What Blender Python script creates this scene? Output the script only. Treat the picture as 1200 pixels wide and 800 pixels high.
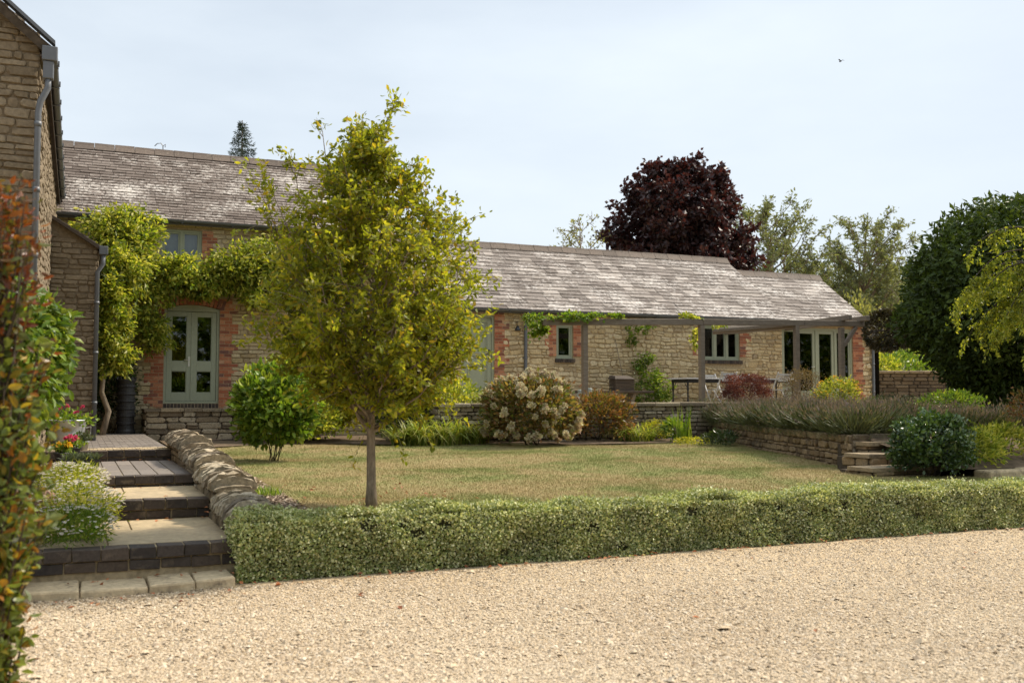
import bpy, math, random
import numpy as np
from mathutils import Vector
R = np.random.default_rng(7)
random.seed(7)
for o in list(bpy.data.objects): bpy.data.objects.remove(o)
S = bpy.context.scene
C = S.collection
rad = math.radians
# world frame: X runs along the barn front, Y away from the camera at right angles to it, Z up; gravel is z = 0
YAW, PITCH, FPX, EYE = rad(23.6), rad(3.2), 1167.0, 1.6

# ------------------------------------------------------------------ camera, sky, sun, exposure
cam = bpy.data.cameras.new('camera'); camo = bpy.data.objects.new('camera', cam); C.objects.link(camo)
camo.location = (0, 0, EYE); camo.rotation_euler = (rad(90)+PITCH, 0, -YAW)
cam.sensor_width = 36; cam.lens = 36*FPX/1200; cam.clip_start = .05; cam.clip_end = 3000
cam.dof.use_dof = True; cam.dof.focus_distance = 16; cam.dof.aperture_fstop = 2.2
S.camera = camo
SUN_EL, SUN_AZ = rad(48), rad(4)       # azimuth from +X towards +Y
sd = Vector((math.cos(SUN_EL)*math.cos(SUN_AZ), math.cos(SUN_EL)*math.sin(SUN_AZ), math.sin(SUN_EL)))
w = bpy.data.worlds.new('World'); S.world = w; w.use_nodes = True
nt = w.node_tree; nt.nodes.clear()
wo = nt.nodes.new('ShaderNodeOutputWorld'); bg = nt.nodes.new('ShaderNodeBackground')
sky = nt.nodes.new('ShaderNodeTexSky'); sky.sky_type = 'NISHITA'; sky.sun_disc = False
sky.sun_elevation = SUN_EL; sky.sun_rotation = rad(90)-SUN_AZ
sky.air_density = 1.0; sky.dust_density = 2.5; sky.ozone_density = 1.2
tc = nt.nodes.new('ShaderNodeTexCoord'); mp = nt.nodes.new('ShaderNodeMapping'); mp.inputs['Scale'].default_value = (1, 1, 3.2)
nz = nt.nodes.new('ShaderNodeTexNoise'); nz.inputs['Scale'].default_value = 1.6; nz.inputs['Detail'].default_value = 6; nz.inputs['Roughness'].default_value = .52
cr = nt.nodes.new('ShaderNodeMapRange'); cr.inputs['From Min'].default_value = .3; cr.inputs['From Max'].default_value = .7
cr.inputs['To Min'].default_value = .52; cr.inputs['To Max'].default_value = .92
mx = nt.nodes.new('ShaderNodeMix'); mx.data_type = 'RGBA'; mx.inputs[7].default_value = (7.9, 8.5, 9.1, 1)   # thin high cloud
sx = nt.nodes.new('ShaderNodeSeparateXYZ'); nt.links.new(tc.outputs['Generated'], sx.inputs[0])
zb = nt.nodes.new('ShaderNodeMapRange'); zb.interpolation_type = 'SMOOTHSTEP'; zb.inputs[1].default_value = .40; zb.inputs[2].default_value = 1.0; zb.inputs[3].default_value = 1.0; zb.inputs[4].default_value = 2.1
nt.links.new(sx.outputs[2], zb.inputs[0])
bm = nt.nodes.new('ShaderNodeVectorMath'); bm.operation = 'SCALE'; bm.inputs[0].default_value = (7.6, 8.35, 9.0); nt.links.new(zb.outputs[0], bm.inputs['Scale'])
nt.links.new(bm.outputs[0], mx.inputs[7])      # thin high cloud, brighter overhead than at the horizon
nt.links.new(tc.outputs['Generated'], mp.inputs[0]); nt.links.new(mp.outputs[0], nz.inputs['Vector'])
nt.links.new(nz.outputs[0], cr.inputs[0]); nt.links.new(cr.outputs[0], mx.inputs[0])
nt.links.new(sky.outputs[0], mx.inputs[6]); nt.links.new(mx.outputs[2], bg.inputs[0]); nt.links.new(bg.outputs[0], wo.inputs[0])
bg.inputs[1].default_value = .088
sl = bpy.data.lights.new('sun', 'SUN'); sl.energy = 4.9; sl.angle = rad(5); sl.color = (1, .89, .74)
so = bpy.data.objects.new('sun', sl); C.objects.link(so); so.rotation_euler = sd.to_track_quat('Z', 'Y').to_euler()
S.view_settings.view_transform = 'Standard'; S.view_settings.look = 'None'; S.view_settings.gamma = 1; S.view_settings.use_curve_mapping = False
S.view_settings.exposure = 0.46
S.render.engine = 'CYCLES'
S.cycles.transparent_max_bounces = 8; S.cycles.max_bounces = 6

# ------------------------------------------------------------------ measuring helpers (photo pixel -> point on a real plane)
def ray(px, py):
    x = (px-600)/FPX; y = (400-py)/FPX
    f = math.cos(PITCH)-y*math.sin(PITCH); z = math.sin(PITCH)+y*math.cos(PITCH)
    return (x*math.cos(YAW)+f*math.sin(YAW), -x*math.sin(YAW)+f*math.cos(YAW), z)
def onV(px, py, v):
    r = ray(px, py); k = v/r[1]; return r[0]*k, EYE+r[2]*k
def onZ(px, py, z):
    r = ray(px, py); k = (z-EYE)/r[2]; return r[0]*k, r[1]*k
def atD(px, py, d):
    r = ray(px, py); k = d/(r[0]*math.sin(YAW)+r[1]*math.cos(YAW)); return Vector((r[0]*k, r[1]*k, EYE+r[2]*k))

# ------------------------------------------------------------------ materials
def newmat(name):
    m = bpy.data.materials.new(name); m.use_nodes = True; t = m.node_tree; t.nodes.clear()
    return m, t, t.nodes.new('ShaderNodeOutputMaterial')
def N(t, typ, **kw):
    n = t.nodes.new('ShaderNode'+typ)
    for k, v in kw.items():
        if k in n.inputs: n.inputs[k].default_value = v
        else: setattr(n, k, v)
    return n
def ramp(t, cols, src, const=False):
    n = t.nodes.new('ShaderNodeValToRGB'); e = n.color_ramp.elements
    n.color_ramp.interpolation = 'CONSTANT' if const else 'LINEAR'
    k = len(cols)
    for i, c in enumerate(cols):
        p = i/(k-1) if not const else i/k
        if i < 2: el = e[i]; el.position = p
        else: el = e.new(p)
        el.color = (*c, 1)
    t.links.new(src, n.inputs[0]); return n
def mixc(t, fac, a, b, mode='MIX'):
    n = t.nodes.new('ShaderNodeMix'); n.data_type = 'RGBA'; n.blend_type = mode
    for s, i in ((fac, 0), (a, 6), (b, 7)):
        if isinstance(s, (int, float)): n.inputs[i].default_value = s
        elif isinstance(s, tuple): n.inputs[i].default_value = (*s, 1)
        else: t.links.new(s, n.inputs[i])
    return n.outputs[2]
def noise(t, scale, detail=4, rough=.6, vec=None, dist=0):
    n = N(t, 'TexNoise', Scale=scale, Detail=detail, Roughness=rough, Distortion=dist)
    if vec is None:
        c = t.nodes.get('TC') or N(t, 'TexCoord'); c.name = 'TC'; vec = c.outputs['Object']
    t.links.new(vec, n.inputs['Vector']); return n.outputs[0]
def mrange(t, src, a, b, c=0., d=1.):
    n = N(t, 'MapRange'); n.inputs[1].default_value = a; n.inputs[2].default_value = b; n.inputs[3].default_value = c; n.inputs[4].default_value = d
    t.links.new(src, n.inputs[0]); return n.outputs[0]
def isl(t):
    g = t.nodes.get('GEO') or N(t, 'NewGeometry'); g.name = 'GEO'; return g.outputs['Random Per Island']
def principled(t, out, col, rough=.8, bump=None, bs=.5, bd=.01, spec=.4, metal=0.):
    p = N(t, 'BsdfPrincipled'); p.inputs['Roughness'].default_value = rough; p.inputs['Specular IOR Level'].default_value = spec; p.inputs['Metallic'].default_value = metal
    if isinstance(col, tuple): p.inputs['Base Color'].default_value = (*col, 1)
    else: t.links.new(col, p.inputs['Base Color'])
    if bump is not None:
        b = N(t, 'Bump', Strength=bs, Distance=bd); t.links.new(bump, b.inputs['Height']); t.links.new(b.outputs[0], p.inputs['Normal'])
    t.links.new(p.outputs[0], out.inputs[0]); return p
def pieces(name, cols, grain=30, rough=.85, patch=None, patch_scale=1.2, patch_rng=(.55, .7), var=.35, bd=.008, spec=.25, fine=None):
    """colour picked per piece (stone, brick, slate), speckled, with optional lichen patches of their own shape"""
    m, t, o = newmat(name)
    c = ramp(t, cols, isl(t)).outputs[0]
    g = noise(t, grain, 5, .65)
    c = mixc(t, 1., c, ramp(t, [(1-var,)*3, (1+var*.45,)*3], mrange(t, g, .3, .7)).outputs[0], 'MULTIPLY')
    if patch:
        pn = noise(t, patch_scale, 7, .72)
        if fine:
            pf = noise(t, fine, 5, .7)
            ad = N(t, 'Math', operation='MULTIPLY_ADD'); t.links.new(pf, ad.inputs[0]); ad.inputs[1].default_value = .75
            sb = N(t, 'Math', operation='SUBTRACT'); t.links.new(pn, sb.inputs[0]); sb.inputs[1].default_value = .375
            t.links.new(sb.outputs[0], ad.inputs[2]); pn = ad.outputs[0]
        c = mixc(t, mrange(t, pn, patch_rng[0], patch_rng[1], 0, .85), c, patch)
    principled(t, o, c, rough, g, .6, bd, spec); return m
def plain(name, col, rough=.6, spec=.4, metal=0., var=.12, scale=14):
    m, t, o = newmat(name); g = noise(t, scale, 4)
    c = mixc(t, 1., tuple(col), ramp(t, [(1-var,)*3, (1+var,)*3], mrange(t, g, .3, .7)).outputs[0], 'MULTIPLY')
    principled(t, o, c, rough, g, .15, .004, spec, metal); return m
def wood(name, a, b, rough=.8, axis=(1, 1, 14)):
    m, t, o = newmat(name); tcn = N(t, 'TexCoord'); mpn = N(t, 'Mapping'); mpn.inputs['Scale'].default_value = axis
    t.links.new(tcn.outputs['Object'], mpn.inputs[0]); g = noise(t, 5, 6, .65, mpn.outputs[0])
    principled(t, o, ramp(t, [a, b], mrange(t, g, .3, .7)).outputs[0], rough, g, .4, .006); return m
def leafmat(name, cols, trans=.42, rough=.45, clump=(.72, 1.25), cscale=2.2, spec=.35, tint=(1.25, 1.2, .55)):
    m, t, o = newmat(name)
    c = ramp(t, cols, isl(t)).outputs[0]
    n = noise(t, cscale, 2)
    c = mixc(t, 1., c, ramp(t, [(clump[0],)*3, (clump[1], clump[1], clump[1]*.9)], mrange(t, n, .35, .65)).outputs[0], 'MULTIPLY')
    p = principled(t, o, c, rough, None, spec=spec)
    tr = N(t, 'BsdfTranslucent'); t.links.new(mixc(t, 1., c, tint, 'MULTIPLY'), tr.inputs[0])
    ms = N(t, 'MixShader'); ms.inputs[0].default_value = trans
    t.links.new(p.outputs[0], ms.inputs[1]); t.links.new(tr.outputs[0], ms.inputs[2]); t.links.new(ms.outputs[0], o.inputs[0]); return m
M = {}
M['stone_fine'] = pieces('buff_coursed_stone', [(.34, .25, .13), (.48, .37, .205), (.56, .45, .275), (.42, .335, .20), (.53, .42, .26)], 26, patch=(.24, .19, .13), patch_scale=2.4, patch_rng=(.57, .78))
M['stone_warm'] = pieces('warm_rubble_stone', [(.46, .34, .18), (.58, .46, .265), (.63, .52, .33), (.52, .41, .24), (.38, .29, .175)], 24, patch=(.30, .24, .16), patch_scale=2.6, patch_rng=(.6, .78))
M['stone_grey'] = pieces('weathered_grey_stone', [(.19, .15, .10), (.32, .265, .18), (.42, .36, .26), (.27, .21, .135), (.14, .11, .075), (.36, .29, .19)], 34, patch=(.10, .085, .06), patch_scale=4.5, patch_rng=(.54, .70), fine=24, var=.5)
M['stone_brown_shaded'] = pieces('shaded_brown_wall_stone', [(.10, .07, .042), (.16, .112, .066), (.20, .147, .09), (.13, .092, .055)], 24, patch=(.07, .055, .04), patch_scale=2.2, patch_rng=(.5, .7))  # bed wall stone darkened: the boundary wall's shade is put into the colour
M['stone_house'] = pieces('dull_brown_stone', [(.15, .115, .072), (.205, .16, .105), (.245, .195, .13), (.175, .135, .088)], 22, patch=(.15, .12, .08), patch_scale=2., patch_rng=(.55, .75))
M['stone_dark'] = pieces('brown_bed_wall_stone', [(.14, .095, .055), (.25, .17, .09), (.33, .24, .14), (.20, .14, .08)], 24, patch=(.09, .075, .055), patch_scale=2.2, patch_rng=(.5, .7))
M['mortar'] = plain('lime_mortar', (.31, .24, .145), .95, .1, var=.3, scale=20)
M['mortar_pale'] = plain('pale_lime_mortar', (.40, .31, .19), .95, .1, var=.3, scale=20)
M['mortar_brown'] = plain('brown_lime_mortar', (.15, .115, .075), .95, .1, var=.3, scale=20)
M['mortar_dark'] = plain('dark_earth_joint', (.07, .055, .04), .95, .1, var=.3)
M['brick'] = pieces('orange_red_brick', [(.22, .085, .055), (.40, .135, .065), (.50, .24, .13), (.34, .11, .055), (.17, .085, .07), (.44, .17, .085), (.52, .33, .21)], 40, patch=(.44, .31, .20), patch_scale=6, patch_rng=(.64, .95), bd=.004)
M['blue_brick'] = pieces('blue_black_brick', [(.038, .031, .027), (.066, .053, .045), (.10, .074, .055), (.05, .041, .036)], 35, .8, patch=(.22, .17, .115), patch_scale=7, patch_rng=(.55, .78), bd=.004, spec=.2)
M['paver_grey'] = pieces('grey_paver', [(.15, .13, .115), (.22, .19, .165), (.18, .155, .13)], 30, .7, patch=(.32, .26, .18), patch_scale=3, patch_rng=(.6, .85), bd=.004)
M['paver_buff'] = pieces('buff_sandstone_slab', [(.35, .27, .16), (.44, .345, .21), (.38, .30, .19)], 18, .85, patch=(.17, .14, .095), patch_scale=3.2, patch_rng=(.50, .72), bd=.006, fine=18)
M['slab'] = pieces('worn_stone_slab', [(.43, .33, .195), (.51, .40, .25), (.46, .355, .215)], 14, .85, patch=(.16, .125, .085), patch_scale=4.5, patch_rng=(.54, .72), bd=.012, fine=25)
M['slab_brown'] = pieces('brown_step_slab', [(.26, .195, .115), (.33, .25, .155), (.22, .165, .10)], 14, .85, patch=(.14, .105, .07), patch_scale=4.5, patch_rng=(.5, .7), bd=.012, fine=25)
M['slate'] = pieces('lichened_stone_slate', [(.095, .074, .061), (.13, .104, .087), (.16, .13, .11), (.115, .092, .077), (.19, .158, .135), (.105, .083, .069)], 26, .85, var=.25, patch=(.54, .50, .45), patch_scale=.8, patch_rng=(.52, .70), fine=13, spec=.15)
M['slate_pale'] = pieces('pale_grey_slate', [(.105, .085, .072), (.165, .138, .118), (.22, .188, .165), (.13, .108, .092), (.33, .29, .255), (.12, .098, .084), (.26, .225, .195)], 26, .8, patch=(.52, .485, .445), patch_scale=.75, patch_rng=(.51, .70), fine=12, spec=.2)
M['ridge'] = pieces('dark_ridge_tile', [(.10, .078, .062), (.15, .115, .09), (.125, .10, .08)], 20, .8, patch=(.34, .30, .24), patch_scale=5, patch_rng=(.6, .8))
M['sage'] = plain('sage_green_paint', (.285, .305, .215), .5, .4, var=.05)
M['lead'] = plain('lead_grey_gutter', (.085, .09, .095), .45, .5, var=.1)
M['pipe'] = plain('slate_blue_pipe_paint', (.10, .107, .118), .45, .5, var=.1)
M['oak'] = wood('silvered_oak', (.095, .074, .054), (.215, .175, .13))
M['oak_long'] = wood('silvered_oak_beam', (.095, .074, .054), (.215, .175, .13), axis=(1, 14, 14))
M['darkwood'] = wood('dark_brown_wood', (.035, .026, .02), (.09, .065, .045))
M['greywood'] = wood('pale_grey_slat_wood', (.42, .41, .39), (.62, .61, .59), axis=(2, 14, 14))
M['black'] = plain('black_iron', (.016, .016, .017), .45, .5)
M['zinc'] = plain('galvanised_zinc', (.40, .41, .42), .42, .5, .55, var=.2, scale=7)
M['steel'] = plain('brushed_handle_steel', (.55, .54, .52), .3, .5, .9)
M['terracotta'] = plain('weathered_terracotta', (.21, .13, .085), .85, .2, var=.3)
M['blackpot'] = plain('dark_fired_clay', (.03, .028, .027), .5, .4, var=.3)
M['tin'] = plain('grey_green_enamel', (.22, .25, .23), .5, .4)
M['soil'] = plain('dry_garden_soil', (.12, .088, .058), .95, .1, var=.4, scale=9)
M['chips'] = pieces('wood_chip', [(.20, .14, .095), (.36, .27, .19), (.47, .38, .29), (.27, .195, .14)], 30, .9)
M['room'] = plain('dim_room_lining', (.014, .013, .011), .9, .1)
M['sky_reflection'] = plain('sky_reflection_grey', (.30, .33, .37), .8, .2, var=.05)  # pale grey imitating the sky reflected in the upper window
m, t, o = newmat('window_glass')
gl = N(t, 'BsdfGlossy'); gl.inputs['Roughness'].default_value = .02; tb = N(t, 'BsdfTransparent'); tb.inputs[0].default_value = (.8, .84, .82, 1)
fr = N(t, 'Fresnel'); fr.inputs[0].default_value = 1.62; ms = N(t, 'MixShader')
t.links.new(fr.outputs[0], ms.inputs[0]); t.links.new(tb.outputs[0], ms.inputs[1]); t.links.new(gl.outputs[0], ms.inputs[2]); t.links.new(ms.outputs[0], o.inputs[0]); M['glass'] = m
# gravel drive
m, t, o = newmat('buff_gravel')
vo = N(t, 'TexVoronoi', Scale=46.); vt = N(t, 'TexCoord'); t.links.new(vt.outputs['Object'], vo.inputs['Vector'])
sc = N(t, 'SeparateColor'); t.links.new(vo.outputs['Color'], sc.inputs[0])
c = ramp(t, [(.30, .215, .125), (.44, .33, .20), (.48, .38, .25), (.38, .28, .165), (.26, .19, .115)], sc.outputs[0]).outputs[0]
big = noise(t, .55, 4, .55)
c = mixc(t, mrange(t, big, .35, .7, 0, .5), c, (.47, .36, .22))
inv = N(t, 'Math', operation='SUBTRACT'); inv.inputs[0].default_value = 1; t.links.new(vo.outputs['Distance'], inv.inputs[1])
principled(t, o, c, .85, inv.outputs[0], .9, .012, .2); M['gravel'] = m
M['pebble'] = pieces('gravel_chippings', [(.35, .258, .155), (.47, .365, .242), (.51, .41, .288), (.58, .49, .372), (.42, .318, .205), (.49, .385, .257), (.25, .187, .132)], 60, .85, patch=(.56, .46, .325), patch_scale=.6, patch_rng=(.42, .85), var=.15, bd=.002)
M['pebble_dark'] = pieces('dark_chippings', [(.17, .12, .07), (.27, .195, .12), (.34, .26, .165), (.12, .085, .055)], 60, .9, var=.2, bd=.002)
m, t, o = newmat('dry_lawn')
a_ = noise(t, .8, 6, .66); b_ = noise(t, 9, 5, .7); d_ = noise(t, 55, 3)
c = mixc(t, mrange(t, a_, .40, .62), (.27, .22, .105), (.15, .175, .055))
c = mixc(t, mrange(t, b_, .45, .7, 0, .55), c, (.37, .275, .145))
c = mixc(t, 1., c, ramp(t, [(.7,)*3, (1.2,)*3], mrange(t, d_, .3, .7)).outputs[0], 'MULTIPLY')
principled(t, o, c, .95, d_, .8, .015, .1); M['lawn'] = m
m, t, o = newmat('dry_grass_blade')
c = ramp(t, [(.42, .32, .16), (.34, .27, .125), (.25, .23, .08), (.19, .205, .055), (.37, .29, .145)], isl(t)).outputs[0]
a_ = noise(t, .8, 6, .66)
c = mixc(t, mrange(t, a_, .34, .56, .8, .0), c, (.40, .295, .15)); c = mixc(t, mrange(t, a_, .48, .62, .0, .8), c, (.165, .195, .05))
principled(t, o, c, .8, spec=.2); M['blade'] = m
def bark(name, a, b):
    m, t, o = newmat(name); tcn = N(t, 'TexCoord'); mpn = N(t, 'Mapping'); mpn.inputs['Scale'].default_value = (1, 1, .35)
    t.links.new(tcn.outputs['Object'], mpn.inputs[0]); g = noise(t, 22, 6, .7, mpn.outputs[0])
    principled(t, o, ramp(t, [a, b], mrange(t, g, .3, .7)).outputs[0], .9, g, .7, .01, .15); return m
M['bark'] = bark('grey_brown_bark', (.085, .065, .047), (.29, .235, .17))
M['barkdark'] = bark('dark_bark', (.03, .023, .017), (.085, .065, .048))
L = {}
L['hero'] = leafmat('olive_gold_leaf', [(.125, .16, .017), (.20, .235, .022), (.31, .315, .03), (.155, .195, .019), (.44, .40, .04), (.22, .245, .022), (.26, .28, .027), (.17, .205, .019), (.42, .29, .035)], .6, .42)
L['fresh'] = leafmat('fresh_green_leaf', [(.065, .125, .015), (.11, .19, .02), (.17, .25, .03), (.28, .32, .05)], .45)
L['wisteria'] = leafmat('yellow_green_leaf', [(.095, .15, .015), (.18, .24, .025), (.35, .37, .05), (.55, .52, .12), (.15, .205, .02)], .5)
L['gold'] = leafmat('golden_leaf', [(.16, .20, .018), (.35, .35, .03), (.52, .46, .05), (.24, .28, .026)], .5)
L['darkgreen'] = leafmat('dark_green_leaf', [(.026, .045, .011), (.042, .066, .015), (.062, .09, .02), (.034, .056, .013)], .25, .38, spec=.5)
L['bay'] = leafmat('deep_green_leaf', [(.032, .054, .011), (.05, .078, .015), (.075, .108, .02), (.038, .062, .012)], .25, .5, spec=.22)
L['gloss'] = leafmat('glossy_dark_leaf', [(.028, .062, .018), (.045, .085, .024), (.062, .108, .03), (.10, .155, .035)], .22, .28, spec=.6)
L['beech'] = leafmat('copper_purple_leaf', [(.024, .012, .013), (.038, .018, .018), (.054, .025, .024), (.030, .015, .016)], .3, .4, tint=(1.6, .75, .6))
L['willow'] = leafmat('hazed_grey_green_leaf', [(.105, .13, .06), (.15, .175, .085), (.20, .215, .115), (.125, .145, .07)], .45, .5)  # leaf green muted, so the distance haze is put into the colour
L['sparse'] = leafmat('pale_olive_leaf', [(.13, .15, .05), (.20, .21, .075), (.25, .24, .10)], .45)
L['conifer'] = leafmat('blue_green_needle', [(.016, .032, .022), (.025, .045, .03), (.034, .055, .034)], .12, .6)
L['hedge'] = leafmat('variegated_leaf', [(.14, .19, .05), (.25, .295, .10), (.62, .62, .36), (.19, .24, .07), (.46, .47, .23), (.12, .165, .045), (.70, .68, .45), (.32, .36, .13)], .25, .45, cscale=3, clump=(.8, 1.15))
L['hydrangea'] = leafmat('bronze_green_leaf', [(.08, .10, .025), (.13, .14, .035), (.26, .12, .055), (.13, .15, .035), (.30, .19, .08), (.10, .12, .03), (.20, .085, .045)], .4)
L['bronze'] = leafmat('russet_leaf', [(.10, .095, .022), (.22, .085, .035), (.28, .16, .06), (.10, .12, .02), (.16, .065, .03), (.13, .14, .03)], .4)
L['photinia'] = leafmat('red_tinged_leaf', [(.07, .10, .02), (.12, .155, .04), (.20, .24, .09), (.09, .12, .022), (.24, .09, .02), (.10, .135, .025), (.15, .19, .05), (.08, .11, .02), (.36, .25, .03)], .4, .35)
L['photred'] = leafmat('dark_red_leaf', [(.16, .04, .014), (.24, .06, .018), (.12, .05, .018), (.10, .12, .03), (.28, .10, .025), (.14, .035, .012)], .4, .35)
L['berberis'] = leafmat('berberis_leaf', [(.075, .02, .02), (.13, .035, .032), (.20, .07, .06), (.10, .03, .026)], .35)
L['brown'] = leafmat('dry_brown_leaf', [(.12, .08, .045), (.20, .14, .085), (.16, .13, .06)], .3)
L['greygreen'] = leafmat('grey_leaf', [(.065, .09, .042), (.10, .125, .065), (.15, .17, .10), (.08, .10, .045)], .3)
L['lavgreen'] = leafmat('lavender_stem', [(.075, .095, .038), (.115, .135, .06), (.16, .165, .08), (.065, .08, .03)], .3)
L['lavhead'] = leafmat('faded_lavender_head', [(.12, .088, .092), (.175, .128, .13), (.22, .165, .15), (.14, .11, .085)], .25, .8)
L['strap'] = leafmat('strap_leaf', [(.13, .19, .025), (.21, .27, .04), (.32, .35, .07), (.40, .35, .11)], .42)
L['weep'] = leafmat('lemon_leaf', [(.10, .14, .016), (.20, .24, .026), (.40, .40, .06), (.14, .18, .02)], .5)
L['petal_white'] = leafmat('white_petal', [(.66, .63, .58), (.72, .69, .64), (.60, .52, .50)], .3, .6, tint=(1, 1, .95))
L['petal_cream'] = leafmat('cream_petal', [(.60, .54, .36), (.68, .63, .45), (.52, .43, .27), (.58, .38, .31)], .3, .6, tint=(1, 1, .9))
L['petal_pink'] = leafmat('pink_petal', [(.62, .06, .16), (.70, .12, .24)], .3, .6, tint=(1, .8, .8))
L['petal_yellow'] = leafmat('yellow_petal', [(.70, .50, .03), (.75, .38, .02)], .3, .6, tint=(1, 1, .6))
L['fallen'] = leafmat('fallen_russet_leaf', [(.22, .07, .03), (.33, .12, .05), (.28, .17, .09)], .1, .8)

# ------------------------------------------------------------------ mesh building
class MB:
    def __init__(s): s.v = []; s.f = []; s.n = 0
    def add(s, V, F, mat=0):
        V = np.asarray(V, float).reshape(-1, 3)
        if not isinstance(F, np.ndarray):
            by = {}
            for f in F: by.setdefault(len(f), []).append(f)
            Fs = [np.array(x) for x in by.values()]
        else: Fs = [F]
        for f in Fs: s.f.append((f+s.n, mat))
        s.v.append(V); s.n += len(V); return s
    def box(s, x0, x1, y0, y1, z0, z1, mat=0, fm=None):
        V = np.array([(x, y, z) for z in (z0, z1) for y in (y0, y1) for x in (x0, x1)], float)
        if fm: V = np.stack(fm(V[:, 0], V[:, 2], V[:, 1]), 1)
        return s.add(V, np.array([(0, 2, 3, 1), (4, 5, 7, 6), (0, 1, 5, 4), (2, 6, 7, 3), (0, 4, 6, 2), (1, 3, 7, 5)]), mat)
    def bar(s, p, q, w, h, mat=0, up=(0, 0, 1)):
        p = Vector(p); q = Vector(q); d = (q-p).normalized(); sd_ = d.cross(Vector(up))
        if sd_.length < 1e-4: sd_ = Vector((1, 0, 0))
        sd_.normalize(); u = sd_.cross(d).normalized()
        V = [b+sd_*(i*w/2)+u*(j*h/2) for b in (p, q) for j in (-1, 1) for i in (-1, 1)]
        return s.add([tuple(x) for x in V], np.array([(0, 1, 3, 2), (4, 6, 7, 5), (0, 4, 5, 1), (2, 3, 7, 6), (0, 2, 6, 4), (1, 5, 7, 3)]), mat)
    def tube(s, path, r, n=6, mat=0, cap=True):
        P = np.asarray(path, float); k = len(P); r = np.broadcast_to(np.asarray(r, float), (k,))
        T = np.gradient(P, axis=0); T /= np.linalg.norm(T, axis=1, keepdims=True)+1e-9
        ref = np.array([0.31, .22, .93]) if abs(T[0] @ np.array([.31, .22, .93])) < .9 else np.array([1., 0, 0])
        A = np.cross(T, ref); A /= np.linalg.norm(A, axis=1, keepdims=True)+1e-9; B = np.cross(T, A)
        th = np.arange(n)*2*np.pi/n
        V = P[:, None]+r[:, None, None]*(np.cos(th)[None, :, None]*A[:, None]+np.sin(th)[None, :, None]*B[:, None])
        i = np.arange(k-1)[:, None]*n; j = np.arange(n)[None]; j2 = (j+1) % n
        F = np.stack([i+j, i+j2, i+n+j2, i+n+j], -1).reshape(-1, 4)
        s.add(V.reshape(-1, 3), F, mat)
        if cap:
            s.f.append((np.array([list(range(n))[::-1]])+s.n-k*n, mat)); s.f.append((np.array([list(range(n))])+s.n-n, mat))
        return s
    def lathe(s, prof, c=(0, 0, 0), n=24, mat=0):
        th = np.arange(n)*2*np.pi/n; P = np.array(prof, float); k = len(P)
        V = np.stack([c[0]+P[:, 0, None]*np.cos(th), c[1]+P[:, 0, None]*np.sin(th), c[2]+np.repeat(P[:, 1, None], n, 1)], -1)
        i = np.arange(k-1)[:, None]*n; j = np.arange(n)[None]; j2 = (j+1) % n
        return s.add(V.reshape(-1, 3), np.stack([i+j, i+j2, i+n+j2, i+n+j], -1).reshape(-1, 4), mat)
    def sheet(s, poly, mat=0): return s.add(poly, [tuple(range(len(poly)))], mat)
    def build(s, name, mats, parent=None, smooth=False, bevel=0, loc=None):
        me = bpy.data.meshes.new(name); V = np.concatenate(s.v)
        if loc is not None: V = V-np.array(loc)
        me.vertices.add(len(V)); me.vertices.foreach_set('co', V.astype(np.float32).ravel())
        loops = np.concatenate([f.ravel() for f, _ in s.f]); tot = np.concatenate([np.full(len(f), f.shape[1]) for f, _ in s.f])
        mi = np.concatenate([np.full(len(f), m_) for f, m_ in s.f])
        me.loops.add(len(loops)); me.loops.foreach_set('vertex_index', loops.astype(np.int32))
        me.polygons.add(len(tot)); me.polygons.foreach_set('loop_start', np.concatenate([[0], np.cumsum(tot)[:-1]]).astype(np.int32))
        me.polygons.foreach_set('material_index', mi.astype(np.int32))
        me.polygons.foreach_set('use_smooth', np.full(len(tot), bool(smooth)))
        me.update(calc_edges=True); me.validate()
        for m_ in (mats if isinstance(mats, (list, tuple)) else [mats]): me.materials.append(m_)
        o = bpy.data.objects.new(name, me); C.objects.link(o)
        if loc is not None: o.location = loc
        if parent is not None: put(o, parent)
        if bevel:
            b = o.modifiers.new('bevel', 'BEVEL'); b.width = bevel; b.segments = 2; b.limit_method = 'ANGLE'
        return o
def world_loc(o):
    v = Vector(o.location)
    while o.parent: o = o.parent; v += Vector(o.location)
    return v
def put(o, parent):      # parent without moving (no object is rotated)
    wl = world_loc(o); o.parent = parent; o.location = wl-world_loc(parent)
def tag(o, label=None, cat=None, group=None, kind=None):
    for k, v in (('label', label), ('category', cat), ('group', group), ('kind', kind)):
        if v: o[k] = v
    return o
def thing(name, label, cat, loc, group=None):
    o = bpy.data.objects.new(name, None); C.objects.link(o); o.location = loc; o.empty_display_size = .2
    return tag(o, label, cat, group)
def copy_thing(o, loc, label, parent=None):
    c = o.copy(); C.objects.link(c)
    if parent is None: c.location = loc; c['label'] = label
    else: c.parent = parent
    for ch in [x for x in o.children]: copy_thing(ch, None, None, c)
    return c
nrm = lambda a: a/(np.linalg.norm(a, axis=-1, keepdims=True)+1e-9)

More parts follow.
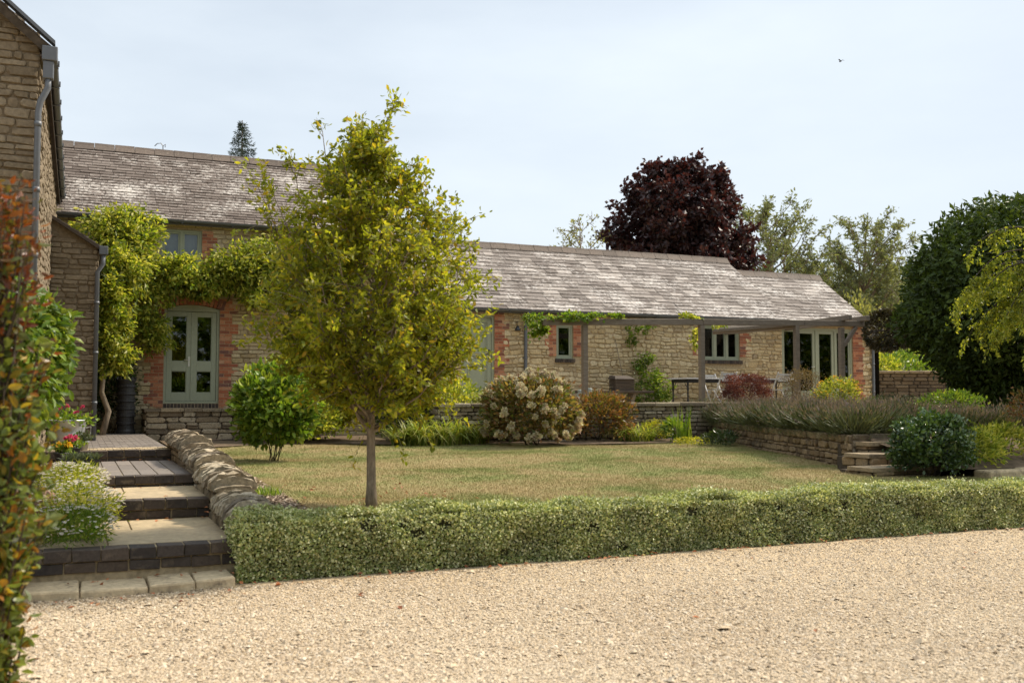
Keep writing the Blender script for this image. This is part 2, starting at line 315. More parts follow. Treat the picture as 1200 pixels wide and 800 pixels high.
def leaves(mb, P, D, size, ratio=.5, var=.3, mat=0, fold=.18, fine=False, flat=0., face=None):
    """leaf blades at P pointing along D; flat > 0 turns faces up"""
    P = np.asarray(P, float); n = len(P)
    if n == 0: return
    D = nrm(np.asarray(D, float)); r = R.normal(size=(n, 3))
    if flat: r = r*(1-flat)+np.array([0, 0, 1.])*flat*2
    if face is not None: r = r*.45+np.asarray(face)
    Nn = r-(r*D).sum(1, keepdims=True)*D; Nn = nrm(Nn); Sd = np.cross(D, Nn)
    l = (size*(1+var*R.uniform(-1, 1, n)))[:, None]; wd = l*ratio*.5
    b = P; tip = P+D*l-Nn*l*.08; le = P+D*l*.45+Sd*wd+Nn*l*fold*ratio; ri = P+D*l*.45-Sd*wd+Nn*l*fold*ratio
    if fine:
        l2 = P+D*l*.22+Sd*wd*.75+Nn*l*fold*ratio*.7; r2 = P+D*l*.22-Sd*wd*.75+Nn*l*fold*ratio*.7
        l3 = P+D*l*.75+Sd*wd*.7+Nn*l*fold*ratio*.4; r3 = P+D*l*.75-Sd*wd*.7+Nn*l*fold*ratio*.4; mid = P+D*l*.5+Nn*l*.02
        V = np.stack([b, r2, ri, r3, tip, l3, le, l2, mid], 1).reshape(-1, 3); k = np.arange(n)[:, None, None]*9
        F = np.array([(0, 1, 2, 8), (8, 2, 3, 4), (8, 4, 5, 6), (0, 8, 6, 7)])[None]+k; mb.add(V, F.reshape(-1, 4), mat)
    else:
        V = np.stack([b, ri, tip, le], 1).reshape(-1, 3); k = np.arange(n)[:, None, None]*4
        F = np.array([(0, 1, 2), (0, 2, 3)])[None]+k; mb.add(V, F.reshape(-1, 3), mat)
def sphere_dirs(n, up=-1.):
    d = nrm(R.normal(size=(n*4+20, 3))); d = d[d[:, 2] > up]; return d[:n]
def blades(mb, P, H, lean, width, segs=3, mat=0, droop=.5):
    """strap leaves: arching tapered strips"""
    n = len(P); th = R.uniform(0, 2*np.pi, n); O = np.stack([np.cos(th), np.sin(th), np.zeros(n)], 1); Sd = np.stack([-np.sin(th), np.cos(th), np.zeros(n)], 1)
    ln = (lean*R.uniform(.4, 1.3, n))[:, None]; H = np.asarray(H)[:, None]; rows = []
    for i in range(segs+1):
        q = i/segs; c_ = P+O*ln*q**1.6*H+np.array([0, 0, 1.])*H*(q-droop*ln*q**3*.8); wv = width*(1-q**1.8)*.5+.0004
        rows += [c_-Sd*wv, c_+Sd*wv]
    V = np.stack(rows, 1).reshape(-1, 3); k = np.arange(n)[:, None, None]*(2*segs+2)
    F = np.array([(2*i, 2*i+1, 2*i+3, 2*i+2) for i in range(segs)])[None]+k; mb.add(V, F.reshape(-1, 4), mat)

# ------------------------------------------------------------------ walls, bricks, roofs
def lay_stones(a0, a1, b0, b1, holes=(), rh=(.09, .15), rw=(.14, .36), keep=None):
    out = []; b = b0
    while b < b1-.02:
        h = min(random.uniform(*rh), b1-b)
        if b1-b-h < .05: h = b1-b
        iv = [(a0, a1)]
        for (p, q, r, s_) in holes:
            if r < b+h-.02 and s_ > b+.02:
                nv = []
                for x, y in iv:
                    if q <= x or p >= y: nv.append((x, y))
                    else:
                        if p > x: nv.append((x, p))
                        if q < y: nv.append((q, y))
                iv = nv
        for x, y in iv:
            a = x
            while a < y-.01:
                wd = random.uniform(*rw)*(1.25 if h < .1 else 1)
                if y-a-wd < rw[0]*.7: wd = y-a
                if wd > rw[1]*1.6: wd *= .5
                if h > .13 and wd < .3 and random.random() < .3:
                    k = random.uniform(.4, .6); out += [(a, a+wd, b, b+h*k), (a, a+wd, b+h*k, b+h)]
                else: out.append((a, a+wd, b, b+h))
                a += wd
        b += h
    if keep: out = [r_ for r_ in out if keep((r_[0]+r_[1])/2, (r_[2]+r_[3])/2, r_)]
    return np.array(out)
def stones(mb, rects, fm, depth=.03, gap=.012, jit=.10, mat=0, cut=(.12, .34), dvar=.5):
    if len(rects) == 0: return
    r = np.asarray(rects, float); n = len(r)
    ca = (r[:, 0]+r[:, 1])/2; cb = (r[:, 2]+r[:, 3])/2; ha = (r[:, 1]-r[:, 0]-gap)/2; hb = (r[:, 3]-r[:, 2]-gap)/2
    ha = np.maximum(ha, .008); hb = np.maximum(hb, .008); mn = np.minimum(ha, hb); c = R.uniform(cut[0], cut[1], (n, 4))*2*mn[:, None]
    X = []; Y = []
    for k, (sx, sy) in enumerate(((-1, -1), (1, -1), (1, 1), (-1, 1))):
        p1 = (sx*ha, sy*(hb-c[:, k])); p2 = (sx*(ha-c[:, k]), sy*hb)
        if k in (1, 3): p1, p2 = p1, p2
        else: p1, p2 = p1, p2
        seq = [p1, p2] if k in (0, 2) else [p2, p1]
        for q in seq: X.append(q[0]); Y.append(q[1])
    X = np.stack(X, 1)+R.uniform(-jit, jit, (n, 8))*mn[:, None]; Y = np.stack(Y, 1)+R.uniform(-jit, jit, (n, 8))*mn[:, None]
    X = np.clip(X, -ha[:, None]-gap*.4, ha[:, None]+gap*.4); Y = np.clip(Y, -hb[:, None]-gap*.4, hb[:, None]+gap*.4)
    d = depth*(1+dvar*R.uniform(-1, 1, n)); tx = R.uniform(-.12, .12, (n, 1)); ty = R.uniform(-.12, .12, (n, 1))
    rings = []
    for sc_, dk in ((1., -.3), (.97, .62), (.80, 1.0)):
        xx = X*sc_; yy = Y*sc_; dd = d[:, None]*dk+(tx*xx+ty*yy)*(dk > .5)*.6+R.uniform(-.08, .08, (n, 8))*d[:, None]*(dk > .5)
        rings.append(np.stack(fm(ca[:, None]+xx, cb[:, None]+yy, dd), -1))
    V = np.concatenate(rings, 1).reshape(-1, 3); k = np.arange(n)[:, None, None]*24; F = []
    for q in (0, 8):
        for i in range(8): F.append((q+i, q+(i+1) % 8, q+8+(i+1) % 8, q+8+i))
    mb.add(V, (np.array(F)[None]+k).reshape(-1, 4), mat); s_n = mb.n-len(V)
    mb.f.append((((np.arange(16, 24)[None, None]+k).reshape(-1, 8))+s_n, mat))
def wall_sheet(mb, fm, a0, a1, b0, b1, holes=(), mat=0, reveal=.16):
    A = sorted({a0, a1, *[min(max(x, a0), a1) for h in holes for x in h[:2]]}); B = sorted({b0, b1, *[min(max(x, b0), b1) for h in holes for x in h[2:4]]})
    for i in range(len(A)-1):
        for j in range(len(B)-1):
            x, y = (A[i]+A[i+1])/2, (B[j]+B[j+1])/2
            if any(h[0] < x < h[1] and h[2] < y < h[3] for h in holes): continue
            q = np.array([(A[i], B[j]), (A[i+1], B[j]), (A[i+1], B[j+1]), (A[i], B[j+1])]); mb.add(np.stack(fm(q[:, 0], q[:, 1], np.zeros(4)), 1), np.array([(0, 1, 2, 3)]), mat)
    for h in holes:
        p, q, r, s_ = h[:4]
        for (x0, y0, x1, y1) in ((p, r, q, r), (q, r, q, s_), (q, s_, p, s_), (p, s_, p, r)):
            aa = np.array([x0, x1, x1, x0]); bb = np.array([y0, y1, y1, y0]); mb.add(np.stack(fm(aa, bb, np.array([0, 0, -reveal, -reveal])), 1), np.array([(0, 1, 2, 3)]), mat)
def brick_box(rects, mb, fm, depth=.03, mat=0, gap=.010, d0=-.02):
    for (p, q, r, s_) in rects:
        j = random.uniform(-.003, .003); g = gap/2
        a = np.array([p+g, q-g, q-g, p+g]*2); b = np.array([r+g, r+g, s_-g, s_-g]*2)+np.array([0]*4+[0]*4); d = np.array([d0]*4+[depth+j]*4)
        mb.add(np.stack(fm(a, b, d), 1), np.array([(4, 5, 6, 7), (0, 1, 5, 4), (1, 2, 6, 5), (2, 3, 7, 6), (3, 0, 4, 7)]), mat)
def quoin(mb, fm, edge, side, b0, b1, wide=.42, narrow=.30, depth=.028):
    """toothed brick jamb growing from an opening edge to the given side (-1 left, +1 right)"""
    h = .076; b = b0; k = 0; start = random.randint(0, 1)
    while b < b1-.01:
        hh = min(h, b1-b); wd = wide if ((k//3)+start) % 2 else narrow; segs = []; x = 0
        first = .215 if k % 2 else .1075
        while x < wd-.02:
            l_ = first if x == 0 else .215
            if wd-x-l_ < .06: l_ = wd-x
            segs.append((x, x+l_)); x += l_
        for p, q in segs: brick_box([(edge+min(side*p, side*q), edge+max(side*p, side*q), b, b+hh)], mb, fm, depth, 0)
        x0, x1 = sorted((edge, edge+side*wd))
        aa = np.array([x0, x1, x1, x0]); bb = np.array([b, b, b+hh, b+hh]); mb.add(np.stack(fm(aa, bb, np.full(4, depth-.006)), 1), np.array([(0, 1, 2, 3)]), 1)
        b += hh; k += 1
def slates(mb, E0, E1, R0, R1, rows, wd=(.2, .48), mat=0, lift=.018):
    E0, E1, R0, R1 = [np.array(x, float) for x in (E0, E1, R0, R1)]
    nor = nrm(np.cross(E1-E0, R0-E0)); nor = nor if nor[2] > 0 else -nor
    Lg = np.linalg.norm(E1-E0); ts = np.linspace(0, 1, rows+1)**1.08; q = []
    for i in range(rows):
        s_ = -random.uniform(0, .3)
        while s_ < Lg:
            wv = random.uniform(*wd); a, b = max(s_, 0)/Lg, min(s_+wv, Lg)/Lg
            if b-a > .002: q.append((a, b, ts[i]-random.uniform(0, .10)/rows, min(ts[i+1]+.25/rows, 1)))
            s_ += wv
    q = np.array(q); n = len(q); g = .004/Lg
    def pt(s_, t_, h_): s_ = s_[:, None]; t_ = t_[:, None]; return (E0*(1-s_)+E1*s_)*(1-t_)+(R0*(1-s_)+R1*s_)*t_+nor*h_[:, None]
    j = lambda k: R.uniform(-1, 1, n)*k
    a, b, c_, d = q[:, 0]+g, q[:, 1]-g, q[:, 2], q[:, 3]; lo = np.full(n, lift)+R.uniform(0, .012, n); hi = np.full(n, .003)
    V = np.stack([pt(a, c_+j(.0022), lo+j(.004)), pt(b, c_+j(.0022), lo+j(.004)), pt(b, d, hi), pt(a, d, hi), pt(a, c_, np.full(n, -.004)), pt(b, c_, np.full(n, -.004))], 1).reshape(-1, 3)
    F = np.array([(0, 1, 2, 3), (4, 5, 1, 0)])[None]+np.arange(n)[:, None, None]*6; mb.add(V, F.reshape(-1, 4), mat)
    T = np.array([(4, 0, 3), (1, 5, 2)])[None]+np.arange(n)[:, None, None]*6; mb.f.append((T.reshape(-1, 3)+mb.n-len(V), mat))
def ridge_tiles(mb, p, q, ln=.45, wd=.2, drop=.15, mat=0):
    p = np.array(p, float); q = np.array(q, float); Lg = np.linalg.norm(q-p); n = max(1, int(Lg/ln)); d = (q-p)/Lg
    for i in range(n):
        a = p+d*(Lg*i/n+.006); b = p+d*(Lg*(i+1)/n-.004); r_ = []
        for c_ in (a, b):
            j = random.uniform(0, .012)
            for (yy, zz) in ((-wd, -drop), (-wd*.45, -.02), (-.05, .045), (.05, .045), (wd*.45, -.02), (wd, -drop)): r_.append(c_+np.array([0, yy, zz+j+.03]))
        F = [(k, k+1, k+7, k+6) for k in range(5)]+[(0, 6, 11, 5), tuple(range(5, -1, -1)), tuple(range(6, 12))]; mb.add(r_, F, mat)

# ------------------------------------------------------------------ plants
def shrub(name, label, cat, c, r, n, size, mat, group=None, clumps=40, spread=.22, droop=0., ratio=.5, fine=False, stems=10, inner=.35, up=-.35, bottom=0., stemmat='barkdark', extra=None, flat=0., square=0., outw=1., facing=0.):
    """c = centre of the base on its soil; r = (rx, ry, height)"""
    root = thing(name, label, cat, c, group); c = np.array(c, float); rx, ry, h = r; ce = c+np.array([0, 0, h*.5+bottom*.5]); sc_ = np.array([rx, ry, (h-bottom)*.5])
    def shape(d):
        if square: k = (np.abs(d)**(2+square*6)).sum(1, keepdims=True)**(-1/(2+square*6)); return d*k
        return d
    d = shape(sphere_dirs(clumps, -.95 if bottom > 0 else -.75)); fr_ = R.uniform(.62, .95, (len(d), 1)); cc = d*fr_
    k = R.integers(0, len(d), n); dd = d[k]
    off = R.normal(size=(n, 3))*spread; pos = cc[k]+off
    pr = np.linalg.norm(pos, axis=1, keepdims=True); lim = 1.0+.12*R.normal(size=(n, 1)); pos = np.where((pr > lim) & (square == 0), pos/pr*lim, pos)
    ni = int(n*inner)
    if ni:
        di = shape(sphere_dirs(ni, -.9)); pos[:len(di)] = di*R.uniform(.5, .9, (len(di), 1))
    if bottom == 0: zk = np.clip(pos[:, 2:3], -1, 0); pos[:, :2] *= 1/np.sqrt(1-.72*zk**2)
    P = ce+pos*sc_; P[:, 2] = np.maximum(P[:, 2], c[2]+.01)
    D = pos*outw+R.normal(size=(n, 3))*.55+np.array([0, 0, .35-droop])
    mb = MB(); leaves(mb, P, D, size, ratio, .35, 0, fine=fine, flat=flat, face=nrm(pos)*facing if facing else None); fo = mb.build('foliage', mat, root, loc=tuple(c))
    if stems:
        sb = MB()
        for i in range(stems):
            e = ce+cc[random.randrange(len(cc))]*sc_*.85; s0 = c+np.array([random.uniform(-.12, .12)*rx, random.uniform(-.12, .12)*ry, -.03]); md = s0*.5+e*.5+np.array([0, 0, .12*h])
            tt = np.linspace(0, 1, 6)[:, None]; sb.tube((1-tt)**2*s0+2*tt*(1-tt)*md+tt**2*e, np.linspace(.011, .003, 6)*max(.6, min(rx, 1.6)), 5)
        sb.build('stem', M[stemmat], root, loc=tuple(c), smooth=True)
    if extra: extra(root, ce, sc_)
    return root
def tree(name, label, base, height, trunk_r, prof, nb, leaf, mat, group=None, z0=.3, first=.2, rise=.9, sub=8, sublen=.4, per=24, droop=.15, ratio=.5, fine=False, lean=(0, 0), bk='bark', squash=1., seed=None, twig=.006, flat=0., upb=.35, limbs=(), trunk_top=.97):
    """tapered trunk, limbs that reach for points inside prof(h), twigs on the limbs, leaves on the twigs"""
    root = thing(name, label, 'tree', base, group); b = np.array(base, float); rg = np.random.default_rng(seed or 3)
    tk = MB(); zz = np.linspace(0, trunk_top, 14); wob = np.cumsum(rg.normal(size=(14, 2))*.006*height, 0)*np.linspace(0, 1, 14)[:, None]
    tp = b+np.stack([wob[:, 0]+lean[0]*zz**1.5*height, wob[:, 1]+lean[1]*zz**1.5*height, zz*height-.05], 1)
    rr = trunk_r*(1-zz)**.85+.004; rr[0] *= 1.45; rr[1] *= 1.02
    tk.tube(tp, rr, 9); P_ = []; D_ = []
    pm = max(prof(q) for q in np.linspace(z0, 1, 20)); tapk = lambda q: .35+.65*min(1, prof(q)/pm*1.15)
    tpos = lambda q: np.array([np.interp(q, zz, tp[:, k]) for k in range(3)])
    targets = []
    for i in range(nb):
        hz = z0+(1-z0)*((i+.5)/nb)**.9; th = i*2.39996+rg.uniform(-.5, .5); rr_ = prof(hz)*rg.uniform(.55, 1.0)**.6
        targets.append((hz, tpos(min(hz, trunk_top))+np.array([math.cos(th)*rr_, math.sin(th)*rr_*squash, rg.uniform(-.03, .03)*height])))
    for (hs, pt) in limbs: targets.append((None, (hs, np.array(pt, float))))
    for hz, tg in targets:
        if hz is None: hs, tg = tg
        else:
            rr_ = np.linalg.norm((tg-tpos(min(hz, trunk_top)))[:2]); hs = min(max(first, hz-rise*rr_/height*rg.uniform(.7, 1.2)), trunk_top-.02)
        s0 = tpos(hs); ln = np.linalg.norm(tg-s0)
        if ln < .02*height: continue
        md = (s0+tg)/2+np.array([(tg-s0)[0]*.12, (tg-s0)[1]*.12, -.10*ln]); md += rg.normal(size=3)*.06*ln
        tt = np.linspace(0, 1, 8)[:, None]; path = (1-tt)**2*s0+2*tt*(1-tt)*md+tt**2*tg; path[1:-1] += rg.normal(size=(6, 3))*.012*ln
        r0 = min(np.interp(hs, zz, rr)*.62, trunk_r*.42*(ln/(height*.35))**.6); tk.tube(path, np.linspace(r0, twig*.7, 8), 5, cap=False)
        for q in range(sub):
            f = rg.uniform(.22, 1.0) if q else 1.0; k = f*7; i0 = min(int(k), 6); p = path[i0]+(path[i0+1]-path[i0])*(k-i0); bd_ = nrm(path[i0+1]-path[i0])
            outv = p-tpos(min(max((p[2]-b[2])/height, 0), trunk_top)); dr = nrm(bd_*.8+nrm(outv)*.3+rg.normal(size=3)*.75+np.array([0, 0, upb])); sl_ = sublen*rg.uniform(.5, 1.25)*((1 if hs < .6 else .42) if hz is None else tapk(hz))
            tw = np.linspace(0, 1, 4)[:, None]; tpth = p+dr*tw*sl_+np.array([0, 0, -1.])*tw**2*sl_*droop*1.2; tk.tube(tpth, np.linspace(twig, twig*.3, 4), 3, cap=False)
            m_ = max(2, int(per*rg.uniform(.6, 1.4)*((1 if hs < .6 else .4) if hz is None else tapk(hz)))); u_ = rg.uniform(.12, 1.04, (m_, 1)); pp = p+dr*u_*sl_+np.array([0, 0, -1.])*u_**2*sl_*droop*1.2
            P_.append(pp+rg.normal(size=(m_, 3))*leaf*.45); D_.append(dr*.6+rg.normal(size=(m_, 3))*.8+np.array([0, 0, -droop*1.5]))
    tk.build('trunk', M[bk], root, smooth=True, loc=base)
    mb = MB(); leaves(mb, np.concatenate(P_), np.concatenate(D_), leaf, ratio, .35, 0, fine=fine, flat=flat); mb.build('crown', mat, root, loc=base); return root
def interp_prof(pts):
    xs = [p[0] for p in pts]; ys = [p[1] for p in pts]; return lambda h: float(np.interp(h, xs, ys))
def climber(name, label, pts, n, size, mat, ratio=.5, stems=(), outdir=(0, -1, 0), droop=.4, group=None, fine=False):
    """pts = list of (centre, (sx, sy, sz), weight): leafy masses hanging on a wall"""
    c0 = np.array(pts[0][0], float); root = thing(name, label, 'climbing plant', tuple(c0), group); mb = MB(); W_ = np.array([p[2] for p in pts], float); W_ /= W_.sum()
    for (c, s_, _), wv in zip(pts, W_):
        k = int(n*wv); ncl = max(4, k//45); cl = sphere_dirs(ncl)*R.uniform(.3, 1.15, (ncl, 1)); ix = R.integers(0, len(cl), k)
        off = cl[ix]+R.normal(size=(k, 3))*.2; P = np.array(c)+off*np.array(s_); D = off*.6+np.array(outdir)*.5+R.normal(size=(k, 3))*.6+np.array([0, 0, -droop]); leaves(mb, P, D, size, ratio, .35, 0, fine=fine)
    mb.build('foliage', mat, root, loc=tuple(c0))
    if stems:
        sb = MB()
        for path, r_ in stems: sb.tube(path, np.linspace(r_, r_*.5, len(path)), 6)
        sb.build('stem', M['bark'], root, loc=tuple(c0), smooth=True)
    return root

def flower_parts(root, name, mb, mat, P, limit=100, sc=(.8, 1.25)):
    """each flower its own part; past the limit the rest as one stuff part"""
    first = None
    for p in P[:limit]:
        if first is None: o = first = mb.build(name, mat, root)
        else: o = first.copy(); C.objects.link(o); o.parent = root
        o.location = Vector(p)-world_loc(root); k = random.uniform(*sc); o.scale = (k, k, k); o.rotation_euler = (random.uniform(-.5, .5), random.uniform(-.5, .5), random.uniform(0, 6))
    if len(P) > limit:
        V = np.concatenate(mb.v); r = MB()
        for p in P[limit:]:
            for f, m_ in mb.f: r.f.append((f+r.n, m_))
            r.v.append(V*random.uniform(*sc)+np.array(p)); r.n += len(V)
        tag(r.build(name, mat, root), kind='stuff')
def blossom(n, rad_, size, ratio=.9):
    mb = MB(); d = sphere_dirs(n, -.3); leaves(mb, d*rad_*.4, d, size, ratio); return mb
def star(n, size):
    mb = MB(); a = np.arange(n)*2*math.pi/n; D = np.stack([np.cos(a)*.9, np.sin(a)*.9-.25, np.full(n, .35)], 1); leaves(mb, np.zeros((n, 3)), D, size, .8, .1, flat=.6); return mb
# ================================================================== THE GROUND
def struct(name, mb, mats, smooth=False): return tag(mb.build(name, mats, smooth=smooth), kind='structure')
mb = MB(); mb.add([(-400, -300, 0), (900, -300, 0), (900, 1500, 0), (-400, 1500, 0)], np.array([(0, 1, 2, 3)])); struct('gravel_drive', mb, M['gravel'])
LZ = lambda u, v: .50+(v-9.5)*.0125
# lawn sheet (finely divided so that it rolls gently)
gx, gy = np.meshgrid(np.linspace(1.6, 15.5, 70), np.linspace(9.35, 23.0, 70)); gz = .50+(gy-9.5)*.0125+.012*np.sin(gx*1.7+gy)+.01*np.sin(gy*2.3-gx*.6)
V = np.stack([gx, gy, gz], -1).reshape(-1, 3); i, j = np.meshgrid(np.arange(69), np.arange(69)); a = (j*70+i).ravel()
mb = MB(); mb.add(V, np.stack([a, a+1, a+71, a+70], 1)); mb.add([(1.6, 9.35, .5), (15.5, 9.35, .5), (15.5, 9.35, -.1), (1.6, 9.35, -.1)], np.array([(0, 1, 2, 3)])); struct('lawn', mb, M['lawn'], True)
# terrace and raised bed soil
mb = MB(); mb.add([(7.0, 19.62, 1.35), (60, 19.62, 1.35), (60, 90, 1.35), (7.0, 90, 1.35)], np.array([(0, 1, 2, 3)])); struct('terrace', mb, M['paver_buff'])
mb = MB(); mb.add([(13.6, 19.6, 1.0), (10.95, 11.7, .98), (11.0, 10.2, .60), (40, 10.2, .60), (40, 14, 1.0), (40, 19.6, 1.02), (12.0, 12.2, 1.0)], [(0, 1, 6), (1, 2, 3, 6), (6, 3, 4), (6, 4, 5, 0)]); struct('raised_bed', mb, M['soil'])
mb = MB(); mb.add([(1.70, 9.3, .515), (2.02, 9.3, .512), (2.05, 12, .545), (2.12, 16, .60), (2.3, 19.8, .648), (3.6, 20.4, .66), (5.2, 20.2, .655), (5.2, 23.6, .70), (1.62, 23.6, .70), (1.66, 16, .61)], [tuple(range(10))]); struct('mulch_strip', mb, M['soil'])
mb = MB(); mb.add([(5.2, 20.0, .652), (6.4, 19.3, .636), (8.2, 18.6, .63), (10.2, 18.45, .628), (12.6, 18.3, .626), (13.8, 18.0, .62), (13.8, 19.6, .66), (7.05, 19.6, .66), (7.05, 23.6, .71), (5.2, 23.6, .71)], [tuple(range(10))]); struct('border_soil', mb, M['soil'])
# upper landing
mb = MB(); mb.add([(-2.5, 15.95, .80), (1.34, 15.95, .80), (1.34, 23.6, .82), (-2.5, 23.6, .82)], np.array([(0, 1, 2, 3)])); struct('landing', mb, M['mortar_dark'])
mb = MB(); mb.add([(-1.8, 8.7, .28), (-.35, 8.7, .28), (-.35, 16, .78), (-1.8, 16, .78), (-1.8, 8.7, -.1), (-.35, 8.7, -.1)], [(0, 1, 2, 3), (4, 5, 1, 0)]); struct('side_bed', mb, M['soil'])

# ================================================================== THE BARN
FV = 23.6
fx = lambda a, b, d: (a, FV-d, b)
barn = thing('stone_barn', 'long buff stone barn with grey slate roofs, red brick surrounds and sage green doors', 'house', (0, FV, .7))
UE, UT = 22.42, 7.2                    # east end of the low range, end of the tall range
FD = (1.78, 2.98, 1.46, 3.70); UW = (1.67, 2.56, 4.50, 5.40); HWN = (5.75, 6.40, 2.45, 3.10)
RD = (8.92, 9.81, 1.62, 3.70); W1 = (11.58, 12.08, 2.62, 3.53); W2 = (16.20, 17.45, 2.66, 3.64); GD = (18.96, 21.62, 1.50, 3.66)
ops = [FD, UW, HWN, RD, W1, W2, GD]
core = [(FD[0]-.26, FD[1]+.26, FD[2], 3.95), (UW[0], UW[1]+.2, UW[2]-.05, UW[3]), (HWN[0]-.25, HWN[1]+.05, HWN[2]-.1, HWN[3]), (RD[0], RD[1]+.24, 1.2, RD[3]+.08), (W1[0]-.2, W1[1]+.2, W1[2]-.1, W1[3]+.05), (W2[0]-.15, W2[1]+.18, W2[2]-.1, W2[3]+.05), (GD[0], GD[1]+.36, GD[2]-.3, GD[3]+.1)]
mb = MB()
wall_sheet(mb, fx, -3, UT, .6, 5.6, [h for h in ops if h[0] < UT], 1)
rt = lay_stones(-3, UT, .6, 5.55, [c_ for c_ in core if c_[0] < UT], (.07, .125), (.13, .34)); stones(mb, rt, fx, .022, .013, .12, 0)
for (x, h0, h1) in ((UT, .6, 5.6),): wall_sheet(mb, lambda a, b, d: (np.full(np.shape(a), UT+.003), a, b), FV, FV+6, h0, h1, (), 1)
wall_sheet(mb, fx, UT, UE, 1.0, 3.9, [h for h in ops if h[0] >= UT], 2)
wf = lambda a, b, d: fx(a, b+.022*np.sin(1.7*a+3*b)+.014*np.sin(4.3*a-5*b)+.008*np.sin(9.1*a+2*b), d)
rt = lay_stones(UT, UE, .95, 3.84, [c_ for c_ in core if c_[0] >= UT], (.065, .17), (.10, .36)); stones(mb, rt, wf, .030, .010, .34, 3, (.15, .46))
# gables
mb.add([(UT, FV, 5.6), (UT, FV+6, 5.6), (UT, FV+3, 7.75)], np.array([(0, 1, 2)]), 1)
mb.add([(UE, FV, 1), (UE, FV+5.2, 1), (UE, FV+5.2, 3.9), (UE, FV+2.5, 5.45), (UE, FV, 3.9)], [(0, 1, 2, 3, 4)], 2)
mb.add([(-3, FV+6, .6), (UT, FV+6, .6), (UT, FV+6, 5.6), (-3, FV+6, 5.6)], np.array([(3, 2, 1, 0)]), 1)
mb.add([(UT, FV+5.6, .6), (UE, FV+5.6, .6), (UE, FV+5.6, 3.9), (UT, FV+5.6, 3.9)], np.array([(3, 2, 1, 0)]), 1)
mb.build('wall', [M['stone_fine'], M['mortar'], M['mortar_pale'], M['stone_warm']], barn)
# rooms behind the panes
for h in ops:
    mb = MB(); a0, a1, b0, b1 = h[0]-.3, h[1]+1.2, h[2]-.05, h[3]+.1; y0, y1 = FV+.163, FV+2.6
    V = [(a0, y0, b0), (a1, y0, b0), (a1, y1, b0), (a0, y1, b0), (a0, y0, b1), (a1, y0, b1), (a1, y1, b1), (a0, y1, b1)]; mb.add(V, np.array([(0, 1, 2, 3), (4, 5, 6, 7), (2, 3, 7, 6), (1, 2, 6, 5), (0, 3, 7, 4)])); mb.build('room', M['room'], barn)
mb = MB(); mb.box(UW[0]+.02, UW[1]-.02, FV+.20, FV+.21, UW[2]+.02, UW[3]-.02); mb.build('sky_reflection', M['sky_reflection'], barn)  # added sheet behind the upper window, coloured to imitate a sky reflection
# brick surrounds
def brickpart(fn): mb = MB(); fn(mb); return mb.build('brick_surround', [M['brick'], M['mortar_pale'], M['blue_brick']], barn)
def f_(mb):
    quoin(mb, fx, FD[0], -1, 1.0, 3.62, .42, .28); quoin(mb, fx, FD[1], 1, 1.0, 3.85, .42, .28)
    cx = (FD[0]+FD[1])/2; Rr = 2.0; zc = 3.70-Rr; n = 17; am = math.asin(.68/Rr)
    for k in range(n):
        t0 = -am+2*am*k/n+.004; t1 = -am+2*am*(k+1)/n-.004; q = []
        for d in (-.1, .034):
            for (rr_, tt) in ((Rr, t0), (Rr, t1), (Rr+.225, t1), (Rr+.225, t0)): q.append(fx(cx+rr_*math.sin(tt), zc+rr_*math.cos(tt), d))
        mb.add(q, np.array([(4, 5, 6, 7), (0, 1, 5, 4), (1, 2, 6, 5), (2, 3, 7, 6), (3, 0, 4, 7)]), 0)
    brick_box([(FD[0]+k*.075, FD[0]+(k+1)*.075, 1.345, 1.46) for k in range(16)], mb, fx, .045, 2)
    mb.box(FD[0]-.004, FD[1]+.004, FV-.04, FV-.001, 1.35, 1.458, 1)
brickpart(f_)
brickpart(lambda mb: quoin(mb, fx, UW[1]+.0, 1, 4.35, 5.40, .34, .25))
brickpart(lambda mb: (quoin(mb, fx, HWN[0], -1, 2.36, 3.12, .36, .26), brick_box([(HWN[0]-.05+k*.075, HWN[0]+.025+k*.075, 2.34, 2.45) for k in range(10)], mb, fx, .06, 2)))
brickpart(lambda mb: quoin(mb, fx, RD[1], 1, 1.3, 3.80, .42, .29))
brickpart(lambda mb: (quoin(mb, fx, W1[0], -1, 2.68, 3.58, .34, .24), quoin(mb, fx, W1[1], 1, 2.68, 3.58, .34, .24), brick_box([(W1[0]-.04+k*.073, W1[0]+.033+k*.073, 2.51, 2.62) for k in range(8)], mb, fx, .06, 2)))
brickpart(lambda mb: (quoin(mb, fx, W2[0], -1, 2.75, 3.68, .36, .2), quoin(mb, fx, W2[1], 1, 2.75, 3.68, .4, .24), brick_box([(W2[0]-.03+k*.075, W2[0]+.045+k*.075, 2.54, 2.655) for k in range(18)], mb, fx, .06, 2)))
brickpart(lambda mb: quoin(mb, fx, GD[1], 1, 1.3, 3.78, .46, .38))
# doors and windows
def frame(mb, a0, a1, b0, b1, wv, d0, d1, mat=0, bottom=None):
    bw = wv if bottom is None else bottom
    mb.box(a0, a0+wv, -d1, -d0, b0, b1, mat); mb.box(a1-wv, a1, -d1, -d0, b0, b1, mat)
    mb.box(a0+wv, a1-wv, -d1, -d0, b1-wv, b1, mat); mb.box(a0+wv, a1-wv, -d1, -d0, b0, b0+bw, mat)
def shift(mb, dy):
    mb.v = [v+np.array([0, dy, 0]) for v in mb.v]; return mb
def panes(parent, rects, d=-.085):
    for (p, q, r, s_) in rects:
        mb = MB(); mb.box(p, q, FV-d, FV-d+.006, r, s_); mb.build('pane', M['glass'], parent)
